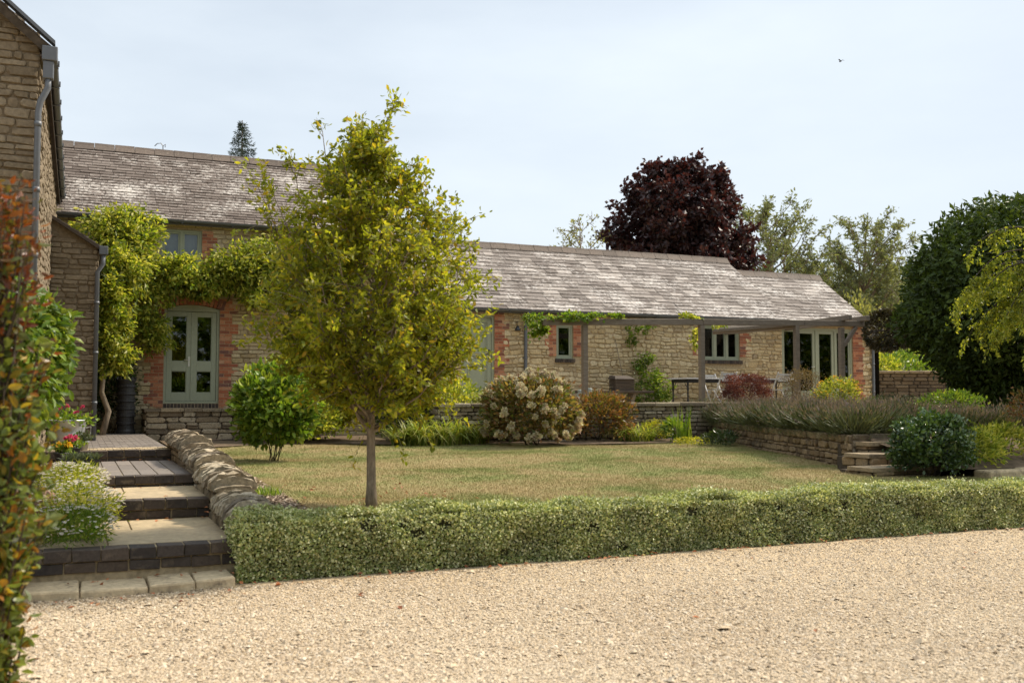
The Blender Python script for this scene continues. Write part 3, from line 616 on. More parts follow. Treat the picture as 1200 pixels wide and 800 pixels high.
# left french door with an arched head
mb = MB(); a0, a1, b0, b1 = FD; frame(mb, a0, a1, b0, b1-.1, .055, -.10, -.02, 0, .05)
cx = (a0+a1)/2; q = []
for yy in (.03, .10):
    for k in range(13): x = a0+(a1-a0)*k/12; q.append((x, yy, b1-.1+.10*(1-((x-cx)/.6)**2)*.95))
    q += [(a1, yy, b1-.11), (a0, yy, b1-.11)]
mb.add(q, [tuple(range(14, -1, -1)), tuple(range(15, 30))]+[(k, (k+1) % 15, 15+(k+1) % 15, 15+k) for k in range(15)])
l0, l1, r0, r1 = a0+.06, cx-.004, cx+.004, a1-.06; zt = b1-.165
for (p, q_) in ((l0, l1), (r0, r1)):
    y0, y1 = .045, .095; mb.box(p, p+.105, y0, y1, 1.515, zt); mb.box(q_-.105, q_, y0, y1, 1.515, zt)
    for (z0, z1) in ((1.515, 1.70), (2.19, 2.41), (zt-.10, zt)): mb.box(p+.105, q_-.105, y0, y1, z0, z1)
    for (z0, z1) in ((1.70, 2.19), (2.41, zt-.1)):
        for (x0, x1, w0, w1) in ((p+.105, p+.119, z0, z1), (q_-.119, q_-.105, z0, z1), (p+.119, q_-.119, z0, z0+.014), (p+.119, q_-.119, z1-.014, z1)): mb.box(x0, x1, .055, .075, w0, w1)
mb.box(cx-.018, cx+.018, .032, .044, 1.53, zt-.01)
fdo = shift(mb, FV).build('french_door', M['sage'], barn, bevel=.004)
panes(fdo, [(p+.104, q_-.104, z0, z1) for (p, q_) in ((l0, l1), (r0, r1)) for (z0, z1) in ((1.70, 2.19), (2.41, zt-.1))], -.066)
mb = MB(); mb.box(cx-.075, cx-.035, FV+.034, FV+.0445, 2.30, 2.52); mb.tube([(cx-.055, FV+.035, 2.44), (cx-.055, FV-.01, 2.44), (cx-.075, FV-.015, 2.44), (cx-.17, FV-.015, 2.445)], .010, 8); mb.build('handle', M['steel'], fdo, smooth=False)
def window(h, n, opens=(), sill=False, frame_w=.055):
    mb = MB(); a0, a1, b0, b1 = h; frame(mb, a0, a1, b0, b1, frame_w, -.12, -.03); iw = (a1-a0-2*frame_w-(n-1)*.06)/n; rc = []
    for k in range(n):
        p = a0+frame_w+k*(iw+.06)
        if k: mb.box(p-.06, p, .03, .12, b0+frame_w, b1-frame_w)
        frame(mb, p+.002, p+iw-.002, b0+frame_w+.002, b1-frame_w-.002, .038, -.10, -.045); rc.append((p+.039, p+iw-.039, b0+frame_w+.039, b1-frame_w-.039))
    if sill: mb.box(a0-.02, a1+.02, -.045, .03, b0-.035, b0-.002)
    o = shift(mb, FV).build('window', M['sage'], barn, bevel=.003); panes(o, rc, -.07); return o
window(UW, 2); window(HWN, 1); window(W1, 1, sill=True); window(W2, 3, sill=True)
# panelled door
mb = MB(); a0, a1, b0, b1 = RD; mb.box(a0, a0+.06, .02, .11, b0, b1); mb.box(a1-.06, a1, .02, .11, b0, b1); mb.box(a0+.06, a1-.06, .02, .11, b1-.06, b1)
p, q_ = a0+.065, a1-.065; mb.box(p, q_, .065, .10, b0+.01, b1-.065)
for (z0, z1) in ((b0+.14, b0+.80), (b0+.96, b1-.19)):
    x0, x1 = p+.11, q_-.11
    for (xx0, xx1, w0, w1) in ((p, x0, z0-.06, z1+.06), (x1, q_, z0-.06, z1+.06)): mb.box(xx0, xx1, .045, .064, w0, w1)
    frame(mb, x0+.012, x1-.012, z0+.012, z1-.012, .03, -.064, -.052); mb.box(x0+.075, x1-.075, .053, .064, z0+.075, z1-.075)
mb.box(p+.11, q_-.11, .045, .064, b0+.01, b0+.14); mb.box(p+.11, q_-.11, .045, .064, b0+.80, b0+.96); mb.box(p+.11, q_-.11, .045, .064, b1-.19, b1-.066)
mb.box(p, p+.11, .045, .064, b0+.01, b0+.08); mb.box(q_-.11, q_, .045, .064, b0+.01, b0+.08)
do = shift(mb, FV).build('door', M['sage'], barn, bevel=.004)
mb = MB(); mb.box(q_-.085, q_-.04, FV+.034, FV+.0445, b0+.95, b0+1.2); mb.tube([(q_-.06, FV+.035, b0+1.09), (q_-.06, FV-.015, b0+1.09), (q_-.17, FV-.018, b0+1.09)], .011, 8); mb.build('handle', M['black'], do)
mb = MB(); mb.box(a0-.03, a1+.03, FV-.22, FV+.1, 1.36, 1.615); mb.build('doorstep', M['slab'], barn, bevel=.01)
# glazed garden doors
mb = MB(); a0, a1, b0, b1 = GD; frame(mb, a0, a1, b0, b1, .07, -.12, -.02); ed = [a0+.07, a0+.07+.50, a0+.07+.50+.72, a0+.07+.50+1.44, a1-.07]; rc = []
for k in range(4):
    p, q_ = ed[k], ed[k+1]
    if k: mb.box(p-.03, p+.03, .018, .12, b0+.07, b1-.07); p += .03
    if k < 3: q_ -= .03
    sw = .095 if k in (1, 2) else .05; frame(mb, p+.002, q_-.002, b0+.072, b1-.072, sw, -.10, -.04, 0, .22 if k in (1, 2) else .45); rc.append((p+sw, q_-sw, b0+.07+(.22 if k in (1, 2) else .45), b1-.07-sw))
    if k in (0, 3): mb.box(p+sw, q_-sw, .04, .10, b0+.62, b0+.70)
gd = shift(mb, FV).build('garden_door', M['sage'], barn, bevel=.004); panes(gd, rc, -.07)
mb = MB(); x = ed[2]-.1; mb.tube([(x, FV+.04, 2.5), (x, FV-.01, 2.5), (x-.11, FV-.012, 2.5)], .01, 8); mb.build('handle', M['steel'], gd)
# roofs
OV = .16
def roof(E0, E1, R0, R1, rows, mat, wd=(.2, .46)):
    mb = MB(); slates(mb, E0, E1, R0, R1, rows, wd); E0, E1, R0, R1 = [np.array(x, float) for x in (E0, E1, R0, R1)]
    dn = np.array([0, 0, -.012]); mb.add([E0+dn, E1+dn, R1+dn, R0+dn], np.array([(0, 1, 2, 3)]), 1)
    B0 = np.array([R0[0], 2*R0[1]-E0[1], E0[2]]); B1 = np.array([R1[0], 2*R1[1]-E1[1], E1[2]]); mb.add([B0, B1, R1, R0], np.array([(1, 0, 3, 2)]), 0)
    dn = np.array([0, 0, -.06]); mb.add([E1, R1, R1+dn, E1+dn, B1, B1+dn], [(0, 1, 2, 3), (1, 4, 5, 2)], 1)
    ro = mb.build('roof', [mat, M['mortar_dark']], barn)
    rb = MB(); ridge_tiles(rb, R0+np.array([0, 0, .02]), R1+np.array([0, 0, .02])); rb.build('ridge_tiles', M['ridge'], ro); return ro
roof((-3, FV-.2, 5.58), (UT+.1, FV-.2, 5.58), (-3, FV+3, 7.80), (UT+.1, FV+3, 7.80), 25, M['slate'], (.16, .42))
roof((UT, FV-.2, 3.86), (19.10, FV-.2, 3.86), (UT, FV+3, 5.99), (19.20, FV+3, 5.99), 18, M['slate_pale'], (.24, .52))
roof((18.9, FV-.17, 3.83), (22.25, FV-.17, 3.83), (19.0, FV+2.6, 5.56), (22.62, FV+2.6, 5.56), 15, M['slate_pale'], (.24, .52))
def gutter(x0, x1, y, z, parent):
    mb = MB(); prof = [(math.cos(t_)*.062, math.sin(t_)*.062) for t_ in np.linspace(math.pi, 2*math.pi, 9)]
    prof = prof+[(p[0]*.86, p[1]*.86) for p in prof[::-1]]; n = len(prof)
    V = [(x, y+p[0], z+p[1]) for x in (x0, x1) for p in prof]; mb.add(V, [(k, (k+1) % n, n+(k+1) % n, n+k) for k in range(n)]+[tuple(range(n)), tuple(range(2*n-1, n-1, -1))])
    x = x0+.6
    while x < x1: mb.box(x-.02, x+.02, y-.068, y+.11, z-.072, z-.063); x += 1.1
    mb.box(x0, x1, y+.072, y+.10, z-.09, z+.03, 0)
    return mb.build('gutter', M['lead'], parent)
gutter(-2.9, UT, FV-.26, 5.57, barn); gutter(UT+.12, 19.05, FV-.26, 3.85, barn); gutter(19.06, 22.3, FV-.24, 3.82, barn)
def downpipe(u, z0, z1, y=FV-.09, yg=FV-.26, mat='pipe', parent=None, r=.043):
    mb = MB(); mb.tube([(u, yg, z1), (u, yg, z1-.08), (u, y, z1-.30), (u, y, z1-.42), (u, y, z0+.1), (u, y-.02, z0+.03), (u, y-.07, z0)], r, 10)
    for z in np.arange(z0+.4, z1-.4, .85): mb.tube([(u, y, z-.02), (u, y, z+.02)], r+.008, 10); mb.box(u-.06, u+.06, y+.01, y+.06, z-.015, z+.015)
    return mb.build('downpipe', M[mat], parent or barn, smooth=True)
downpipe(10.66, 1.36, 3.80); downpipe(8.46, 1.36, 3.80); downpipe(22.34, 1.36, 3.78)
def lamp(u, z, d=.0):
    mb = MB(); mb.bar((u, FV-.03, z+.16), (u, FV-.16, z+.20), .014, .014); mb.tube([(u, FV-.16, z+.2), (u, FV-.16, z+.05)], .006, 6)
    mb.lathe([(.0, z+.075), (.03, z+.07), (.075, z-.02), (.08, z-.05), (.07, z-.05), (.0, z-.01)], (u, FV-.16, 0), 16); return mb.build('wall_lamp', M['black'], barn, smooth=True)
lamp(10.40, 3.36); lamp(22.05, 3.42)
mb = MB(); p = onV(191, 172, FV+3); x0, z0 = p; mb.tube([(x0, FV+3, 7.8), (x0, FV+3, 8.0), (x0-.05, FV+3, 8.07), (x0-.14, FV+3, 8.05), (x0-.2, FV+3, 7.98)], .012, 6); mb.tube([(x0, FV+3, 8.0), (x0+.06, FV+3, 8.05), (x0+.05, FV+3, 7.97)], .01, 6); mb.build('finial', M['lead'], barn)

# ================================================================== THE HOUSE ON THE LEFT, with its lean-to
HU, HV = -.50, 13.3
house = thing('stone_house', 'tall brown stone house at left edge with lean-to and grey downpipes', 'house', (HU-2, HV, .7))
mb = MB(); gf = lambda a, b, d: (a, HV-d, b); slope = lambda a: 5.92+(HU-a)*.85
V = [(-9, HV, .0), (HU, HV, .0), (HU, HV, 5.92), (-5, HV, slope(-5)), (-9, HV, 5.92)]; mb.add(V, [(0, 1, 2, 3, 4)], 1)
rt = lay_stones(-3.2, HU, .3, 9.0, (), (.06, .14), (.11, .36), keep=lambda a, b, r_: r_[3] < slope(r_[1]) or r_[3] < slope(r_[0])); stones(mb, rt, gf, .022, .010, .3, 0)
sf = lambda a, b, d: (HU+d, a, b); wall_sheet(mb, sf, HV, FV, .0, 5.95, (), 1); stones(mb, lay_stones(HV+.01, 23.5, .3, 5.9, (), (.06, .14), (.11, .36)), sf, .022, .010, .3, 0)
mb.build('wall', [M['stone_house'], M['mortar_brown']], house)
mb = MB(); hx = -5.0; z1 = slope(hx)
slates(mb, (HU+.11, HV-.12, 5.87), (HU+.11, FV+1, 5.87), (hx, HV-.12, z1+.08), (hx, FV+1, z1+.08), 24)
mb.add([(HU+.11, HV-.12, 5.84), (HU+.11, FV-.3, 5.84), (hx, FV-.3, z1+.05), (hx, HV-.12, z1+.05)], np.array([(0, 1, 2, 3)]), 1)
mb.add([(HU+.11, HV-.12, 5.86), (hx, HV-.12, z1+.07), (hx, HV-.12, z1-.06), (HU+.11, HV-.12, 5.73)], np.array([(0, 1, 2, 3)]), 1)
mb.box(HU+.002, HU+.08, HV-.1, FV-.3, 5.74, 5.765, 2); mb.box(HU+.081, HU+.094, HV-.1, FV-.3, 5.70, 5.83, 2)
hr = mb.build('roof', [M['slate'], M['mortar_dark'], M['darkwood']], house)
mb = MB(); n = 9
for k in range(6):    # metal verge capping
    a = HU+.17-k*.62; b = a-.60; za, zb = 5.93+(HU+.11-a)*.85, 5.93+(HU+.11-b)*.85; V = []
    for (x, z) in ((a, za), (b, zb)): V += [(x, HV-.17, z), (x, HV-.02, z), (x, HV-.17, z+.05), (x, HV-.02, z+.05)]
    mb.add(V, np.array([(0, 4, 6, 2), (2, 6, 7, 3), (1, 3, 7, 5), (0, 2, 3, 1), (4, 5, 7, 6)]))
mb.build('verge_capping', M['pipe'], hr)
mb = MB(); prof = [(math.cos(t_)*.05, math.sin(t_)*.05) for t_ in np.linspace(math.pi, 2*math.pi, 9)]; prof = prof+[(p[0]*.86, p[1]*.86) for p in prof[::-1]]; n = len(prof)
gx_, gz_ = HU+.145, 5.85; V = [(gx_+p[0], y, gz_+p[1]) for y in (HV-.02, FV-.5) for p in prof]; mb.add(V, [(k, (k+1) % n, n+(k+1) % n, n+k) for k in range(n)]+[tuple(range(n)), tuple(range(2*n-1, n-1, -1))])
for y in np.arange(HV+.5, FV-.5, .9): mb.box(gx_-.05, gx_+.055, y-.02, y+.02, gz_-.06, gz_-.049); mb.box(gx_+.045, gx_+.065, y-.03, y+.03, gz_-.03, gz_+.03)
mb.build('gutter', M['pipe'], house)
mb = MB(); mb.box(HU+.025, HU+.20, HV-.17, HV-.03, 5.68, 5.86); mb.box(HU+.04, HU+.16, HV-.15, HV-.04, 5.46, 5.68); mb.build('hopper', M['pipe'], house, bevel=.012)
mb = MB(); mb.tube([(HU+.10, HV-.1, 5.5), (HU+.10, HV-.1, 5.36), (HU+.02, HV-.1, 5.18), (HU+.0, HV-.1, 5.05), (HU+.0, HV-.1, .8)], .038, 10)
for z in (4.9, 4.1, 3.3, 2.5, 1.7): mb.tube([(HU+.0, HV-.1, z-.03), (HU+.0, HV-.1, z+.03)], .045, 10)
mb.build('downpipe', M['pipe'], house, smooth=True)
mb = MB(); LV = 19.5; LU = .30; lf = lambda a, b, d: (a, LV-d, b); lt = lambda a: 4.80-(a-HU)*.62
mb.add([(HU, LV, .7), (LU, LV, .7), (LU, LV, lt(LU)), (HU, LV, lt(HU))], [(0, 1, 2, 3)], 1); wall_sheet(mb, lambda a, b, d: (np.full(np.shape(a), LU), a, b), LV, FV, .7, lt(LU), (), 1)
stones(mb, lay_stones(HU+.02, LU, .75, 4.78, (), (.07, .14), (.12, .34), keep=lambda a, b, r_: r_[3] < lt(r_[1])+.02), lf, .022, .012, .28, 0)
stones(mb, lay_stones(LV, FV-.05, .75, 4.3, (), (.09, .17), (.14, .36)), lambda a, b, d: (LU+d, a, b), .022, .012, .15, 0)
mb.build('wall', [M['stone_house'], M['mortar_brown']], house)
mb = MB(); slates(mb, (LU+.07, LV-.08, lt(LU+.07)+.05), (LU+.07, FV-.3, lt(LU+.07)+.05), (HU+.01, LV-.08, lt(HU)+.05), (HU+.01, FV-.3, lt(HU)+.05), 6)
mb.bar((HU+.02, LV-.06, lt(HU)+.015), (LU+.06, LV-.06, lt(LU+.06)+.015), .06, .05, 1); mb.build('roof', [M['slate'], M['darkwood']], house)
mb = MB(); mb.tube([(LU+.1, LV-.1, lt(LU)-.04), (LU+.1, FV-.4, lt(LU)-.04)], .055, 10); mb.box(LU+.02, LU+.17, LV-.17, LV-.04, lt(LU)-.13, lt(LU)+.02); mb.build('gutter', M['pipe'], house, bevel=.008)
mb = MB(); mb.tube([(LU+.09, LV-.1, lt(LU)-.1), (LU+.09, LV-.1, lt(LU)-.3), (LU+.0, LV-.08, lt(LU)-.45), (LU+.0, LV-.08, .82)], .042, 10)
for z in (1.5, 2.4, 3.3): mb.tube([(LU, LV-.08, z-.025), (LU, LV-.08, z+.025)], .05, 10)
mb.build('downpipe', M['pipe'], house, smooth=True)

# ================================================================== STEPS, LOW WALLS
steps = thing('garden_steps', 'broad blue brick and stone steps rising from gravel between plants and stepped wall', 'steps', (.4, 8.8, 0))
SR, SLf = 1.34, -.45
def step(v0, v1, z0, z1, nose='brick', tread='buff'):
    mb = MB(); mb.box(SLf, SR, v0+.035, v1, z0-.1, z1-.012, 1)
    if nose == 'brick':
        n = 8; wv = (SR-SLf)/n
        for k in range(n):
            j = random.uniform(-.006, .006); mb.box(SLf+k*wv+.006, SLf+(k+1)*wv-.006, v0+j, v0+.205+j, z1-.098, z1+random.uniform(-.002, .006), 0)
        n = 7; wv = (SR-SLf)/n; zz = z1-.11
        while zz > z0+.02:
            hh = max(zz-.085, z0+.0)
            for k in range(n+1):
                a, b = SLf+(k-.5)*wv+.006, SLf+(k+.5)*wv-.006; a, b = max(a, SLf), min(b, SR)
                if b-a > .03: mb.box(a, b, v0+.015+random.uniform(-.004, .006), v0+.12, hh, zz, 0)
            zz = hh-.012
    mb.v = [v_+R.normal(size=v_.shape)*.0032 for v_ in mb.v]
    o = mb.build('step', [M['blue_brick'], M['mortar']], steps, bevel=.006)
    t_ = MB()
    if tread == 'buff':
        d0 = v0+.215; xs = [SLf, .40, SR]; ys = [d0, (d0+v1)/2+.1, v1]
        for i in range(2):
            for k in range(2):
                sh = .12*(1 if k else -1) if i == 1 else 0; a, b = (xs[i]+ (sh if i else 0), xs[i+1]+(.12*(1 if k else -1) if i == 0 else 0)); t_.box(a+.007, b-.007, ys[k]+.007, ys[k+1]-.007, z1-.05, z1+.002+random.uniform(0, .003), 0)
        m_ = M['paver_buff']
    elif tread == 'plank':
        d0 = v0+.215; n = 9; wv = (SR-SLf)/n
        for k in range(n):
            y = d0
            for q in range(3):
                y2 = min(y+(v1-d0)/3, v1); t_.box(SLf+k*wv+.006, SLf+(k+1)*wv-.006, y+.006, y2-.004, z1-.05, z1+random.uniform(0, .004), 0); y = y2
        m_ = M['paver_grey']
    else: return o
    t_.build('tread', m_, o, bevel=.005); return o
mb = MB(); xs = [-.42, .06, .58, .95, 1.28]
for k in range(4):
    a, b = xs[k]+.006, xs[k+1]-.006; zt = .068+random.uniform(-.006, .006); mb.box(a, b, 8.72+random.uniform(-.03, .03), 9.26, -.05, zt)
mb.v = [v_+R.normal(size=v_.shape)*np.array([.006, .012, .006]) for v_ in mb.v]
so_ = mb.build('slab', M['slab'], steps, bevel=.018)
step(9.2, 11.2, .10, .315); step(11.2, 12.82, .315, .52); step(12.82, 15.9, .52, .655, tread='plank'); step(15.9, 16.2, .655, .812, tread=None)
mb = MB(); y = 16.115; row = 0     # landing paving: a pale brick band, then grey pavers
while y < 23.2:
    if row < 3: dv, wv, mt = .215, .11, 1
    else: dv, wv, mt = .14, .215, 0
    x = -2.0-(row % 2)*wv*.5
    while x < 1.32:
        a, b = x, min(x+wv, 1.335)
        if b-a > .03: mb.box(a+.005, b-.005, y+.005, y+dv-.005, .76, .812+(y-16)*.0015+random.uniform(0, .004), mt)
        x += wv
    y += dv; row += 1
mb.build('paving', [M['paver_grey'], M['paver_buff']], steps)

def coping(mb, u0, u1, v0, v1, z0, z1, mat=0):
    """rounded top of stones set on edge, leaning, running from v0 to v1"""
    v = v0; cu = (u0+u1)/2; hw = (u1-u0)/2; Lg = v1-v0
    while v < v1-.02:
        th = min(random.uniform(.04, .12), v1-v); q = (v-v0)/Lg; zb = z0+(z1-z0)*q; hh = random.uniform(.115, .19); end = min(1, .45+min(v-v0, v1-v)/.16*.55); hh *= end; hwk = hw*random.uniform(.92, 1.08)*(.75+.25*end)
        lean = random.uniform(.1, .7)*.5; yaw = .16+random.uniform(-.14, .14); n = 11; V = []
        for e, off in ((0, .004), (1, th-.004)):
            for k in range(n):
                a = math.pi*k/(n-1); x = -math.cos(a)*hwk*(1+random.uniform(-.09, .09)); z = math.sin(a)**.7*hh*(1+random.uniform(-.12, .12)); V.append((cu+x, v+off+yaw*x-lean*z*.5, zb+z-.02))
        mb.add(V, [tuple(range(n-1, -1, -1)), tuple(range(n, 2*n))]+[(k, k+1, n+k+1, n+k) for k in range(n-1)]+[(n-1, 0, n, 2*n-1)], mat); v += th
stw = thing('stepped_wall', 'low dry stone wall with rounded coping, stepping down beside the steps', 'wall', (1.55, 9.2, .1))
for (v0, v1, zt, zb) in ((9.05, 10.75, .52, .0), (10.6, 12.3, .70, .15), (12.15, 14.2, .82, .3), (14.05, 16.6, .95, .45)):
    mb = MB(); u0, u1 = 1.345, 1.70
    mb.box(u0+.02, u1-.02, v0+.03, v1-.02, zb-.1, zt-.02, 1)
    stones(mb, lay_stones(v0+.02, v1, zb, zt-.01, (), (.07, .13), (.12, .32)), lambda a, b, d: (u0+.02-d, a, b), .03, .01, .2, 0); stones(mb, lay_stones(u0, u1, zb, zt-.01, (), (.07, .13), (.1, .2)), lambda a, b, d: (a, v0+.03-d, b), .03, .01, .2, 0)
    coping(mb, u0-.06, u1+.06, v0-.03, v1+.02, zt-.04, zt-.01, 0)
    mb.build('wall_section', [M['stone_grey'], M['mortar_dark']], stw)
def lowwall(name, label, a0, a1, b0, b1, fm, depth_box, mats, rh=(.08, .16), rw=(.14, .4), cap=None, ends=True, jit=.22):
    root = thing(name, label, 'wall', depth_box['loc']); mb = MB()
    x0, x1, y0, y1 = depth_box['xy']; 
    if 'poly' in depth_box:
        P = depth_box['poly']; n = len(P); mb.add([(*p, b0-.1) for p in P]+[(*p, b1-.01) for p in P], [tuple(range(n, 2*n))]+[(k, (k+1) % n, n+(k+1) % n, n+k) for k in range(n)], 1)
    else: mb.box(x0, x1, y0, y1, b0-.1, b1-.01, 1)
    stones(mb, lay_stones(a0, a1, b0, b1, (), rh, rw), fm, .035, .012, jit, 0, (.12, .42))
    mb.build('stonework', mats, root); return root
# platform in front of the arched door
pl = lowwall('platform_wall', 'low grey stone platform wall below the arched french door', 1.36, 4.1, .66, 1.30, lambda a, b, d: (a, 22.5-d, b), dict(loc=(2.7, 22.5, .66), xy=(1.37, 4.1, 22.5, FV-.05)), [M['stone_grey'], M['mortar_dark']], (.09, .16), (.2, .5))
mb = MB(); stones(mb, lay_stones(22.5, 23.5, .7, 1.3, (), (.09, .16), (.2, .4)), lambda a, b, d: (1.37-d, a, b), .03, .012, .2, 0)
x = 1.32
while x < 4.1:
    l_ = random.uniform(.25, .5); mb.box(x+.005, min(x+l_, 4.12)-.005, 22.42+random.uniform(-.02, .02), 23.5, 1.29, 1.345+random.uniform(0, .02)); x += l_
mb.build('coping', M['stone_grey'], pl, bevel=.02)
mb = MB()
for k in range(11): mb.box(1.75+k*.225+.004, 1.75+(k+1)*.225-.004, 21.98, 22.2, .5, .70+random.uniform(0, .006))
tag(mb.build('brick_edging', M['blue_brick'], bevel=.006), 'dark brick edging strip along lawn below the platform wall', 'edging')
# terrace retaining wall
tw = lowwall('terrace_wall', 'long low rubble retaining wall along the terrace behind the flower border', 6.9, 13.75, .55, 1.40, lambda a, b, d: (a, 19.5-d, b), dict(loc=(9, 19.5, .6), xy=(6.9, 13.75, 19.5, 19.95)), [M['stone_grey'], M['mortar_dark']], (.06, .15), (.10, .36), jit=.32)
mb = MB(); mb.box(6.92, 7.25, 19.96, 23.59, .55, 1.36, 1); stones(mb, lay_stones(19.5, 23.55, .6, 1.36, (), (.06, .15), (.12, .36)), lambda a, b, d: (6.92-d, a, b), .035, .012, .3, 0); mb.build('return_wall', [M['stone_grey'], M['mortar_dark']], tw)
mb = MB(); x = 6.88
while x < 13.9: l_ = random.uniform(.3, .7); mb.box(x+.004, x+l_-.004, 19.42+random.uniform(-.015, .015), 19.98, 1.39, 1.47+random.uniform(0, .02)); x += l_
mb.build('coping', M['stone_grey'], tw, bevel=.02)
# bed wall running towards the camera
B0, B1 = np.array([13.62, 19.45]), np.array([10.72, 11.75]); BL = np.linalg.norm(B1-B0); bd_ = (B1-B0)/BL; bn = np.array([bd_[1], -bd_[0]]); bn = bn if bn[0] < 0 else -bn
bfm = lambda a, b, d: (B0[0]+bd_[0]*a+bn[0]*d, B0[1]+bd_[1]*a+bn[1]*d, b)
ip = lambda p, k: tuple(np.array(p)-bn*k)
lowwall('bed_wall', 'brown stone retaining wall under the near lavender, running down the lawn', 0, BL, .38, 1.03, bfm, dict(loc=(12.2, 15.5, .5), xy=(0, 0, 0, 0), poly=[tuple(B0), tuple(B1), ip(B1, .3), ip(B0, .3)]), [M['stone_dark'], M['soil']], (.05, .12), (.09, .30), jit=.36)
mb = MB(); stones(mb, lay_stones(0, .9, .38, 1.05, (), (.08, .14), (.2, .4)), lambda a, b, d: (10.72+a, 11.75-d, b), .035, .012, .2); mb.add([(10.72, 11.752, .3), (11.7, 11.752, .3), (11.7, 11.752, 1.04), (10.72, 11.752, 1.04)], np.array([(0, 1, 2, 3)]), 1)
tag(mb.build('bed_wall_return', [M['stone_grey'], M['mortar_dark']]), 'short grey stone return wall behind the small stone steps', 'wall')
bs = thing('bed_steps', 'small stone steps up to the raised bed beside the round dark shrub', 'steps', (10.4, 10.9, .5))
for k, (v0, z1, u0) in enumerate(((10.55, .63, 9.98), (11.05, .78, 10.38), (11.45, .93, 10.75))):
    mb = MB(); stones(mb, lay_stones(u0+.05, u0+1.2, z1-.18, z1-.05, (), (.06, .12), (.16, .35)), lambda a, b, d: (a, v0+.05-d, b), .03, .01, .2, 0); stones(mb, lay_stones(v0+.05, v0+.6, z1-.18, z1-.05, (), (.06, .12), (.16, .35)), lambda a, b, d: (u0+.05-d, a, b), .03, .01, .2, 0)
    mb.box(u0+.05, u0+1.3, v0+.05, v0+.7, z1-.3, z1-.055, 1)
    x = u0
    while x < u0+1.2: l_ = random.uniform(.4, .65); mb.box(x+.004, x+l_-.004, v0+random.uniform(-.01, .01), v0+.5, z1-.055, z1+random.uniform(-.003, .006), 2); x += l_
    mb.build('step', [M['stone_dark'], M['mortar_dark'], M['slab_brown']], bs, bevel=.012)
mb = MB(); x = 11.5
while x < 16: l_ = random.uniform(.5, .9); mb.box(x+.006, x+l_-.006, 9.95+random.uniform(-.02, .02), 10.25, .38, .60+random.uniform(-.01, .02)); x += l_
tag(mb.build('stone_edging', M['slab'], bevel=.03), 'low pale stone edging in front of the yellow green shrubs at right', 'edging')
# boundary wall beyond the barn
p = atD(1022, 436, 33); q = atD(1130, 436, 33); dv = np.array((q-p)[:2]); Lw = np.linalg.norm(dv)+4; dv = dv/np.linalg.norm(dv); nn = np.array([dv[1], -dv[0]]); zt = p.z
bf = lambda a, b, d: (p.x+dv[0]*a+nn[0]*d, p.y+dv[1]*a+nn[1]*d, b)
P4 = [(p.x, p.y), (p.x+dv[0]*Lw, p.y+dv[1]*Lw), (p.x+dv[0]*Lw-nn[0]*.35, p.y+dv[1]*Lw-nn[1]*.35), (p.x-nn[0]*.35, p.y-nn[1]*.35)]
bw = lowwall('boundary_wall', 'brown stone garden wall beyond the right end of the barn', 0, Lw, 1.3, zt-.05, bf, dict(loc=(p.x, p.y, 1.3), xy=(0, 0, 0, 0), poly=P4), [M['stone_brown_shaded'], M['mortar_dark']], (.09, .16), (.2, .5))
mb = MB(); a = 0
while a < Lw: l_ = random.uniform(.4, .7); e0 = np.array(bf(a+.01, 0, .04)[:2]); e1 = np.array(bf(a+l_-.01, 0, .04)[:2]); mb.bar((*(e0-nn*.2), zt), (*(e1-nn*.2), zt), .5, .1); a += l_
mb.build('coping', M['slab_brown'], bw, bevel=.03)

# ================================================================== PERGOLA AND TERRACE FURNITURE
TZ = 1.35; PV = 20.6
pg = thing('pergola', 'weathered grey oak pergola with long beams in front of the low barn', 'pergola', (14, PV, TZ))
for u in (10.85, 14.10, 17.02, 18.50):
    mb = MB(); mb.box(u-.062, u+.062, PV-.062, PV+.062, TZ, 3.27 if u < 12 else 3.37 if u < 16 else 3.44); mb.build('post', M['oak'], pg, bevel=.008)
for (u0, u1, z0, z1) in ((9.75, 14.12, 3.32, 3.45), (14.13, 17.25, 3.45, 3.52), (17.26, 19.25, 3.52, 3.56)):
    mb = MB(); mb.bar((u0, PV, z0), (u1, PV, z1), .11, .15); mb.build('beam', M['oak_long'], pg, bevel=.01)
for u, du in ((17.05, -.05), (18.55, 0), (19.15, 0)):
    mb = MB(); y0 = PV-.3 if u > 17.5 else PV+.07; zz = 3.69 if u > 17.5 else 3.33 if u < 12 else 3.45; mb.bar((u, y0, zz), (u+du, FV+.02 if u > 12 else PV+.8, 3.62 if u > 17.5 else zz), .12, .13); mb.build('cross_beam', M['oak'], pg, bevel=.01)
mb = MB(); mb.tube([(15.2, FV-1.9, 3.33), (17.0, PV+.1, 3.47)], .10, 9); mb.build('log_beam', M['oak_long'], pg)
mb = MB(); mb.bar((18.56, PV-.01, 2.95), (19.0, PV-.01, 3.46), .09, .09, up=(0, 1, 0)); mb.build('brace', M['oak'], pg, bevel=.008)
def plank_top(mb, x0, x1, y0, y1, z0, z1, n, gap=.012, mat=0, along='x'):
    for k in range(n):
        w_ = (y1-y0)/n
        mb.box(x0, x1, y0+k*w_+gap/2, y0+(k+1)*w_-gap/2, z0, z1, mat)
